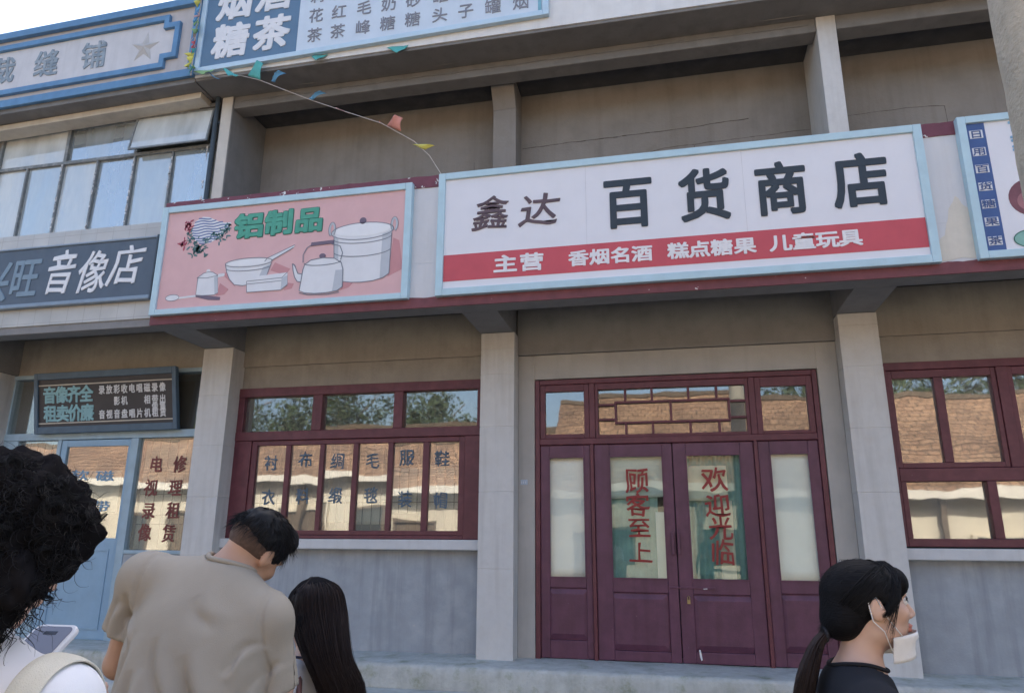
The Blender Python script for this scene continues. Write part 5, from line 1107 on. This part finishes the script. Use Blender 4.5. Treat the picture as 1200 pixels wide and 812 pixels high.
# ---- the curly haired woman in the near left corner
def curly():
    t = thing('person', 'woman with big curly black hair and white t-shirt in the near left corner', 'person', (-1.10,-5.98,0))
    J = dict(hip=(-1.10,-6.02,.92), chest=(-1.09,-5.99,1.20), neck=(-1.085,-5.985,1.385), sL=(-1.245,-5.97,1.308), sR=(-.915,-5.975,1.298), eL=(-1.33,-5.94,1.06), eR=(-.90,-5.93,1.06), wL=(-1.14,-5.79,1.21), wR=(-1.05,-5.79,1.21), hL=(.35,.45,.5), hR=(-.2,.45,.5),
             pL=(-1.19,-6.02,.88), pR=(-1.01,-6.02,.88), kL=(-1.19,-5.99,.48), kR=(-1.01,-6.0,.48), aL=(-1.20,-6.03,.09), aR=(-1.0,-6.04,.09))
    A = frame_axes(6, 5, 0); Ah = frame_axes(12, 20, 2); C = np.array([-1.068,-5.955,1.525])
    S = SDF((-1.50,-6.30,0),(-.72,-5.55,1.70), .0085)
    head(S, C, Ah, .97, np.array(J['neck'])+[0,0,-.03], (.046,.052)); torso(S, J, A, .95); limbs(S, J, (.043,.036,.026), (.082,.054,.036), curl=.5); sdf_obj(S, 'body', sk_g, t)
    S = SDF((-1.46,-6.26,.72),(-.74,-5.70,1.46), .0075); torso(S, J, A, .99, .014)
    for q in 'LR':
        s_, e = np.array(J['s'+q]), np.array(J['e'+q]); S.cone(s_, s_+(e-s_)*.7, .064, .072, .02); n = (e-s_)/np.linalg.norm(e-s_); o = s_+(e-s_)*.6
        g = S.grid(); b = (g-o)@n; S.d = np.where((np.linalg.norm(g-(o+n*.07), axis=-1) < .12) & (b > 0), np.maximum(S.d, b), S.d).astype(np.float32)
    nk = np.array(J['neck']); collar(S, nk, (0,.1,1), .062, .006, clothmat('white jersey', (.74,.75,.78), .03, .12), t); S.cone(nk-[0,0,.05], nk+[0,.01,.2], .060, .075, .006, True); S.cut((0,0,.80),(0,0,-1))
    Sh = S; sdf_obj(S, 'shirt', clothmat('white jersey', (.74,.75,.78), .03, .12), t, folds(7, .006, 7, 2.5))
    trousers(J, t, t_jean, A, 1.0); shoes(J, 6, t, sh_w)
    P = lambda x,y,z: C+Ah@np.array([x,y,z])
    S = SDF(C-.24, C+.24, .008); S.ell(P(0,-.020,.040),(.130,.132,.115),Ah,.01); S.ell(P(0.01,-.045,-.055),(.132,.092,.105),Ah,.03); S.ell(P(0,.12,-.05),(.062,.085,.11),Ah,.01,True)
    S.cut(P(0,-.1,-.138),Ah@np.array([0,.1,-1]),.02)
    hb = sdf_obj(S, 'hair', h_base, t, lambda V: V + (V-C)*np.array([.16*noise.noise(tuple(v*22))+.10*noise.noise(tuple(v*55)) for v in V])[:,None])
    q = np.random.RandomState(5); n = 3600; u = q.normal(size=(n,3)); u /= np.linalg.norm(u,axis=1)[:,None]; u = u[~((u[:,1] > .45) & (u[:,2] < .35))]; n = len(u)
    st = np.linspace(0,1,20); low = np.clip(-u[:,2],0,1)
    p0 = u*np.array([.121,.124,.110])+np.array([.004,-.024,.026]); p0[:,2] = np.where(u[:,2] < 0, p0[:,2]-.055*low, p0[:,2])
    L_ = .035+.035*q.rand(n)+.03*low; grow = u*.45+np.array([.10,-.05,-.55])*(.5+.5*low[:,None])+q.normal(size=u.shape)*.20
    e1 = np.cross(u, [.3,.2,.9]); e1 /= np.linalg.norm(e1,axis=1)[:,None]; e2 = np.cross(u, e1); ph = q.rand(n)*6.28; fr = q.uniform(5,11,n); am = q.uniform(.004,.010,n)
    ang = ph[:,None]+fr[:,None]*st
    Pl = p0[:,None]+grow[:,None]*(L_[:,None]*st)[...,None] + (am[:,None]*np.minimum(1,st*4)*np.cos(ang))[...,None]*e1[:,None]+(am[:,None]*np.minimum(1,st*4)*np.sin(ang))[...,None]*e2[:,None]
    strands(C+Pl@Ah.T, q.uniform(.0005,.0010,n), 'hair_strand', h_blk, hb)
    # ringlets: locks of many hairs that curl together
    nl = 150; per = 26; u = q.normal(size=(nl,3)); u /= np.linalg.norm(u,axis=1)[:,None]; u = u[~((u[:,1] > .40) & (u[:,2] < .35))]; u = u[u[:,2] < .75]; nl = len(u); low = np.clip(-u[:,2],0,1); st = np.linspace(0,1,28)
    p0 = u*np.array([.118,.121,.108])+np.array([.004,-.024,.026]); p0[:,2] -= .045*low
    L_ = q.uniform(.05,.085,nl)+.030*low; gr = u*.5+np.array([.12,-.05,-.75])*(.45+.55*low[:,None])+q.normal(size=u.shape)*.15; e1 = np.cross(gr,[.3,.8,.2]); e1 /= np.linalg.norm(e1,axis=1)[:,None]; e2 = np.cross(gr,e1); e2 /= np.linalg.norm(e2,axis=1)[:,None]
    am = q.uniform(.007,.014,nl); ang = q.rand(nl)[:,None]*6.28+q.uniform(6,12,nl)[:,None]*st
    Pc = p0[:,None]+gr[:,None]*(L_[:,None]*st)[...,None]+(am[:,None]*np.minimum(1,st*3)*np.cos(ang))[...,None]*e1[:,None]+(am[:,None]*np.minimum(1,st*3)*np.sin(ang))[...,None]*e2[:,None]
    Pl = np.repeat(Pc,per,0)+q.normal(size=(nl*per,1,3))*.0026*(.5+.8*np.sin(np.pi*st)[None,:,None]); strands(C+Pl@Ah.T, q.uniform(.0005,.0009,nl*per), 'hair_strand', h_blk, hb)
    bg_ = thing('canvas_bag', 'bag with a broad cream canvas strap over the shoulder of the curly haired woman', 'bag', (-.90,-6.14,.7))
    th = np.radians(np.linspace(-75,200,40)); rs_ = np.arange(.34,.02,-.002); oc = np.array([-5.99,1.20]); ys = th; prof = []; vs = []; fs = []
    for g in th:
        row = []
        for j in range(7):
            x = -.930+.050*j/6; v = Sh.at(np.stack([np.full_like(rs_,x), oc[0]+rs_*math.cos(g), oc[1]+rs_*math.sin(g)],1)); k = np.argmax(v < .006); row.append(rs_[k] if v[k] < .006 else .10)
        prof.append(row)
    prof = np.array(prof)
    for _ in range(3): prof[1:-1] = (prof[:-2]+2*prof[1:-1]+prof[2:])/4
    for i, g in enumerate(th):
        for j in range(7): vs.append((-.930+.050*j/6, oc[0]+(prof[i][j]+.004)*math.cos(g), oc[1]+(prof[i][j]+.004)*math.sin(g)))
    mb = MB()
    for i in range(len(ys)-1):
        for j in range(6): a = i*7+j; fs.append((a,a+7,a+8,a+1))
    o = mb.add(vs, fs).build('strap', mat('cream canvas', (.68,.65,.55), .9, .05, 30, bump=.4, bscale=500, spec=.1), bg_, smooth=True); so = o.modifiers.new('thickness','SOLIDIFY'); so.thickness = .004; su = o.modifiers.new('round','SUBSURF'); su.levels = su.render_levels = 2
    MB().box(-.99,-.81,-6.19,-6.12,.78,1.14).build('pouch', MATS['cream canvas'], bg_, bevel=.025)
    # her phone
    ph_ = thing('mobile_phone', 'phone with grey screen in a bulky white case held by the curly haired woman', 'phone', (-1.06,-5.80,1.33))
    Mx = Matrix.Translation((-1.092,-5.850,1.342)) @ Matrix.Rotation(R(2),4,'Z') @ Matrix.Rotation(R(38),4,'X')
    def rr(w, h, r_, n=6): return [(sx*(w/2-r_)+r_*math.cos(R(a0+90*k/n)), sy*(h/2-r_)+r_*math.sin(R(a0+90*k/n))) for sx, sy, a0 in ((1,1,0),(-1,1,90),(-1,-1,180),(1,-1,270)) for k in range(n+1)]
    def slab(w, h, r_, z0, z1): 
        p = rr(w,h,r_); n = len(p); return MB().add([(x,y,z0) for x,y in p]+[(x,y,z1) for x,y in p], [tuple(range(n))[::-1], tuple(range(n,2*n))]+[(i,(i+1)%n,(i+1)%n+n,i+n) for i in range(n)]).xf(lambda v: Mx@v)
    slab(.088,.165,.016,-.006,.005).build('case', mat('white phone case', (.72,.72,.74), .4, .04, 20), ph_, bevel=.003)
    scn = slab(.074,.151,.010,.0045,.0062).build('screen', mat('grey phone screen', (.17,.18,.23), .15, .05, 9), ph_)
    p = MB().box(-.013,.013,.056,.064,.0060,.0066).xf(lambda v: Mx@v); p.build('camera_notch', mat('black notch', (.01,.01,.02), .2, .1), scn, bevel=.002)
    return t
curly()

# ---- the woman in black with a ponytail, mask under her chin
def ponytail():
    t = thing('person', 'woman in black with a low ponytail and a white mask pulled under her chin', 'person', (.44,-4.86,0))
    Ah = frame_axes(80, -4, 0); A = frame_axes(84, 2, 0); C = np.array([.478,-4.85,1.388])
    J = dict(hip=(.41,-4.86,.80), chest=(.425,-4.86,1.06), neck=(.435,-4.86,1.235), sL=(.455,-4.70,1.165), sR=(.43,-5.02,1.165), eL=(.44,-4.66,.92), eR=(.41,-5.06,.92), wL=(.56,-4.72,.80), wR=(.54,-5.0,.78), hL=(.6,.1,-.8), hR=(.6,-.1,-.8), uL=(.2,1,.3), uR=(.2,-1,.3),
             pL=(.41,-4.78,.77), pR=(.41,-4.94,.77), kL=(.44,-4.78,.43), kR=(.43,-4.95,.43), aL=(.40,-4.78,.09), aR=(.43,-4.95,.09))
    S = SDF((.12,-5.25,0),(.80,-4.48,1.56), .0046)
    P = head(S, C, Ah, .98, np.array(J['neck'])+[0,0,-.02], (.046,.053)); torso(S, J, A, .92); limbs(S, J, (.040,.034,.025), (.078,.052,.034), curl=.35)
    def mi(c):
        q = (c-C)@Ah/.98; lip = (np.abs(q[:,0]) < .024) & (q[:,1] > .088) & (q[:,2] < -.047) & (q[:,2] > -.071); return lip
    sdf_obj(S, 'body', sk_f, t, None, [sk_f, skin('lip skin', (.55,.24,.20))], mi)
    for q in (-1,1):                                                 # eyes with lashes and brows
        e = MB().sphere((0,0,0), .0108, 10); e.xf(lambda v: Vector(P(.030*q,.0795,.009))+v); eo = e.build('eye', c_white2, t, smooth=True)
        e = MB().sphere((0,0,0), (.0058,.0058,.0058), 8); e.xf(lambda v: Vector(P(.0315*q,.0862,.009))+v); e.build('iris', mat('dark iris', (.015,.010,.008), .2, .1), eo, smooth=True)
        l = MB(); l.tube([tuple(P((.030+x)*q, .0915-abs(x)*.35-(x>0)*x*.25, .0165-abs(x)*.22)) for x in (-.014,-.007,0,.007,.014,.019)], [.0009,.0016,.002,.002,.0018,.0008], 6)
        l.tube([tuple(P((.030+x)*q, .0905-abs(x)*.3, .0165-abs(x)*.2+.004)) for x in (-.012,0,.012)], [.0008,.0011,.0008], 5); l.build('eyelash', h_blk, t, smooth=True)
        b = MB(); b.tube([tuple(P((.030+x)*q, .0935-abs(x)*.35-(x>0)*x*.3, .0335-abs(x-.004)*.16)) for x in (-.017,-.008,0,.010,.020)], [.0016,.0028,.003,.0024,.001], 6); b.build('eyebrow', h_blk, t, smooth=True)
    # black t-shirt
    S = SDF((.14,-5.25,.62),(.74,-4.50,1.30), .0075); torso(S, J, A, .96, .013)
    for q in 'LR':
        s_, e = np.array(J['s'+q]), np.array(J['e'+q]); S.cone(s_, s_+(e-s_)*.7, .058, .066, .02); n = (e-s_)/np.linalg.norm(e-s_); o = s_+(e-s_)*.6
        g = S.grid(); b = (g-o)@n; S.d = np.where((np.linalg.norm(g-(o+n*.07), axis=-1) < .12) & (b > 0), np.maximum(S.d, b), S.d).astype(np.float32)
    nk = np.array(J['neck']); collar(S, nk, (.17,0,1), .068, .005, clothmat('black jersey', (.022,.024,.030), .1, .2), t); S.cone(nk-[0,0,.05], nk+[.035,0,.2], .066, .085, .006, True); S.cut((0,0,.70),(0,0,-1))
    sdf_obj(S, 'shirt', clothmat('black jersey', (.022,.024,.030), .1, .2), t, folds(5, .009, 8, 3))
    trousers(J, t, t_dark, A, .95); shoes(J, 82, t, sh_w)
    # hair drawn back to a low tie
    tie = P(0,-.118,-.058)
    S = SDF(C-.17, C+.17, .005); E = lambda c, r, k=.01, sub=False: S.ell(P(*c), np.array(r), Ah, k, sub)
    E((0,-.016,.034),(.0785,.099,.084)); E((0,-.075,-.030),(.062,.050,.052),.03); E((0,.075,.055),(.062,.030,.040),.02)
    E((0,.128,-.055),(.085,.075,.122),.006,True); E((0,.060,-.095),(.10,.085,.085),.006,True)
    for q in (-1,1): E((.088*q,-.010,-.012),(.026,.027,.040),.006,True)
    E((0,.0,-.12),(.09,.12,.045),.01,True)
    cmb = hairmat('combed black hair', (.0065,.0065,.008), .6); cmb.node_tree.nodes['Principled BSDF'].inputs['Specular IOR Level'].default_value = .10; nt = cmb.node_tree; N_ = nt.nodes
    tc = N_.new('ShaderNodeTexCoord'); mp = N_.new('ShaderNodeMapping'); mp.inputs['Rotation'].default_value = (0,R(-30),R(8)); mp.inputs['Scale'].default_value = (9,150,150); nz_ = N_.new('ShaderNodeTexNoise'); nz_.inputs['Scale'].default_value = 1.5; bp_ = N_.new('ShaderNodeBump'); bp_.inputs['Strength'].default_value = .6; bp_.inputs['Distance'].default_value = .004
    nt.links.new(tc.outputs['Object'], mp.inputs[0]); nt.links.new(mp.outputs[0], nz_.inputs[0]); nt.links.new(nz_.outputs[0], bp_.inputs['Height']); nt.links.new(bp_.outputs[0], N_['Principled BSDF'].inputs['Normal'])
    hb = sdf_obj(S, 'hair', cmb, t)
    q = np.random.RandomState(9); st = np.linspace(0,1,14); n = 1700; a = q.uniform(-1.35,1.35,n); hh = q.uniform(-.2,1,n)
    start = np.stack([np.sin(a)*.080*np.sqrt(np.clip(1-hh**2*.75,0,1)), .078-.035*np.abs(a)-.030*np.clip(-hh,0,1), .040+.083*hh*np.cos(a*.6)-.025*np.abs(a)*.5],1)
    start[:,1] -= np.where(np.abs(a)>.9, .02, 0)
    end = np.array([0,-.120,-.055])+q.normal(size=(n,3))*np.array([.009,.006,.009])
    Pl = start[:,None]*(1-st)[None,:,None]+end[:,None]*st[None,:,None]
    cc = np.array([0,-.016,.034]); v = (Pl-cc)/np.array([.0795,.100,.0845]); ln = np.linalg.norm(v,axis=2,keepdims=True); keep = np.clip((st-.72)/.28,0,1)[None,:,None]; ln2 = ln*keep+np.maximum(ln*0+1,1)*(1-keep); Pl = cc+v/ln*np.maximum(ln2,1.0+0*ln2*keep)*np.array([.0812,.1018,.0866])
    Pl = Pl+q.normal(size=(n,1,3))*.0012
    ez = np.exp(-((Pl[:,:,1]+.010)/.030)**4)*(np.abs(Pl[:,:,0]) > .05); Pl[:,:,2] = np.where(ez > .05, np.maximum(Pl[:,:,2], .030*ez-.06*(1-ez)), Pl[:,:,2]); okk = np.ones(n, bool)
    strands((C+Pl@Ah.T)[okk], np.full(okk.sum(), .0009), 'hair_strand', h_blk, hb)
    # side fringe falling past the temple
    n = 520; s1 = q.rand(n); sgn = np.where(q.rand(n) < .78, 1, -1); st = np.linspace(0,1,14)
    k0 = np.stack([.012*sgn*q.rand(n), .020+.040*q.rand(n), np.full(n,.108)],1); k1 = np.stack([sgn*(.046+.014*q.rand(n)), .060+.024*q.rand(n), .078-.012*q.rand(n)],1); k2 = np.stack([sgn*(.078+.005*q.rand(n)), .026+.036*q.rand(n), .034-.02*q.rand(n)],1); k3 = np.stack([sgn*(.078+.005*q.rand(n)), -.004+.022*q.rand(n), -.002-.02*q.rand(n)-.075*q.rand(n)*(s1>.90)],1)
    tt = st[None,:,None]; Pl = k0[:,None]*(1-tt)**3+3*k1[:,None]*tt*(1-tt)**2*1.08+3*k2[:,None]*tt**2*(1-tt)*1.02+k3[:,None]*tt**3
    cc = np.array([0,-.016,.034]); v = (Pl-cc)/np.array([.0805,.1012,.0860]); ln = np.linalg.norm(v,axis=2,keepdims=True); Pl = np.where((Pl[:,:,2:] > -.02), cc+v/ln*np.maximum(ln,1.012)*np.array([.0805,.1012,.0860]), Pl)
    strands(C+Pl@Ah.T, np.full(n,.0011), 'fringe', h_blk, hb)
    # tail
    n = 420; off = q.normal(size=(n,2)); off /= np.maximum(1,np.linalg.norm(off,axis=1))[:,None]; T0 = np.array(tie); K = [T0, T0+[-.030,-.01,-.030], T0+[-.060,-.02,-.10], T0+[-.090,-.03,-.20], T0+[-.105,-.03,-.31]]; wd = [.011,.020,.032,.030,.010]
    st = np.linspace(0,1,18); tt = st*4; k = np.minimum(tt.astype(int),3); f = tt-k; kp = np.array(K); base = kp[k]*(1-f)[:,None]+kp[k+1]*f[:,None]; ww = np.array(wd)[k]*(1-f)+np.array(wd)[k+1]*f
    for _ in range(2): base[1:-1] = (base[:-2]+2*base[1:-1]+base[2:])/4
    Pl = base[None]+np.stack([off[:,0:1]*ww*.7, off[:,1:2]*ww, np.zeros((n,18))],-1)+q.normal(size=(n,1,3))*.0015
    strands(Pl, np.full(n,.0016), 'ponytail', h_brn, hb)
    S = SDF(T0-.42, T0+.10, .007)
    for i in range(17): S.cone(base[i], base[i+1], ww[i]*.72, ww[i+1]*.72, .01)
    sdf_obj(S, 'ponytail_core', h_brn, hb)
    MB().tube([tuple(T0+[-.004,0,-.004]+Ah@np.array([.016*math.cos(g),0,.016*math.sin(g)])) for g in np.linspace(0,6.283,20)], .005, 8, cap=False).build('hair_tie', t_dark, hb, smooth=True)
    # mask pulled down below the lips, loops to the ears
    mk = thing('face_mask', 'white pleated mask hanging under the chin of the woman in black', 'mask', tuple(P(0,.1,-.09)))
    vs = []; fs = []; nu, nv = 16, 8
    for j in range(nv+1):
        v = j/nv
        for i in range(nu+1):
            a = -1+2*i/nu; dpt = (.110+.003*v) - .088*a**4*.6 - .088*a*a*.4 - .012*v*v - .010*math.sin(v*3.14)*(1-a*a)*(v>.35) + .004*math.sin(a*3+v*4)*v; vs.append(tuple(P(.0665*a*(1-.12*v), dpt+.0015*math.sin(v*25), -.064-.008*a*a-v*(.064-.006*a*a)+ .004*math.sin(a*5)*v)))
    for j in range(nv):
        for i in range(nu): b = j*(nu+1)+i; fs.append((b,b+1,b+nu+2,b+nu+1))
    o = MB().add(vs, fs).build('mask_sheet', mat('white mask cloth', (.84,.84,.83), .85, .03, 30, bump=.2, bscale=300), mk, smooth=True); so = o.modifiers.new('thickness','SOLIDIFY'); so.thickness = .0018
    for q in (-1,1):
        l = MB(); l.tube([tuple(P(.066*q,.046,-.070)),tuple(P(.077*q,.026,-.045)),tuple(P(.080*q,.010,-.020)),tuple(P(.081*q,-.010,.028)),tuple(P(.080*q,-.030,.015)),tuple(P(.080*q,-.026,-.028)),tuple(P(.074*q,.0,-.055)),tuple(P(.058*q,.020,-.118))], .0014, 6); l.build('ear_loop', MATS['white mask cloth'], mk, smooth=True)
    return t
ponytail()
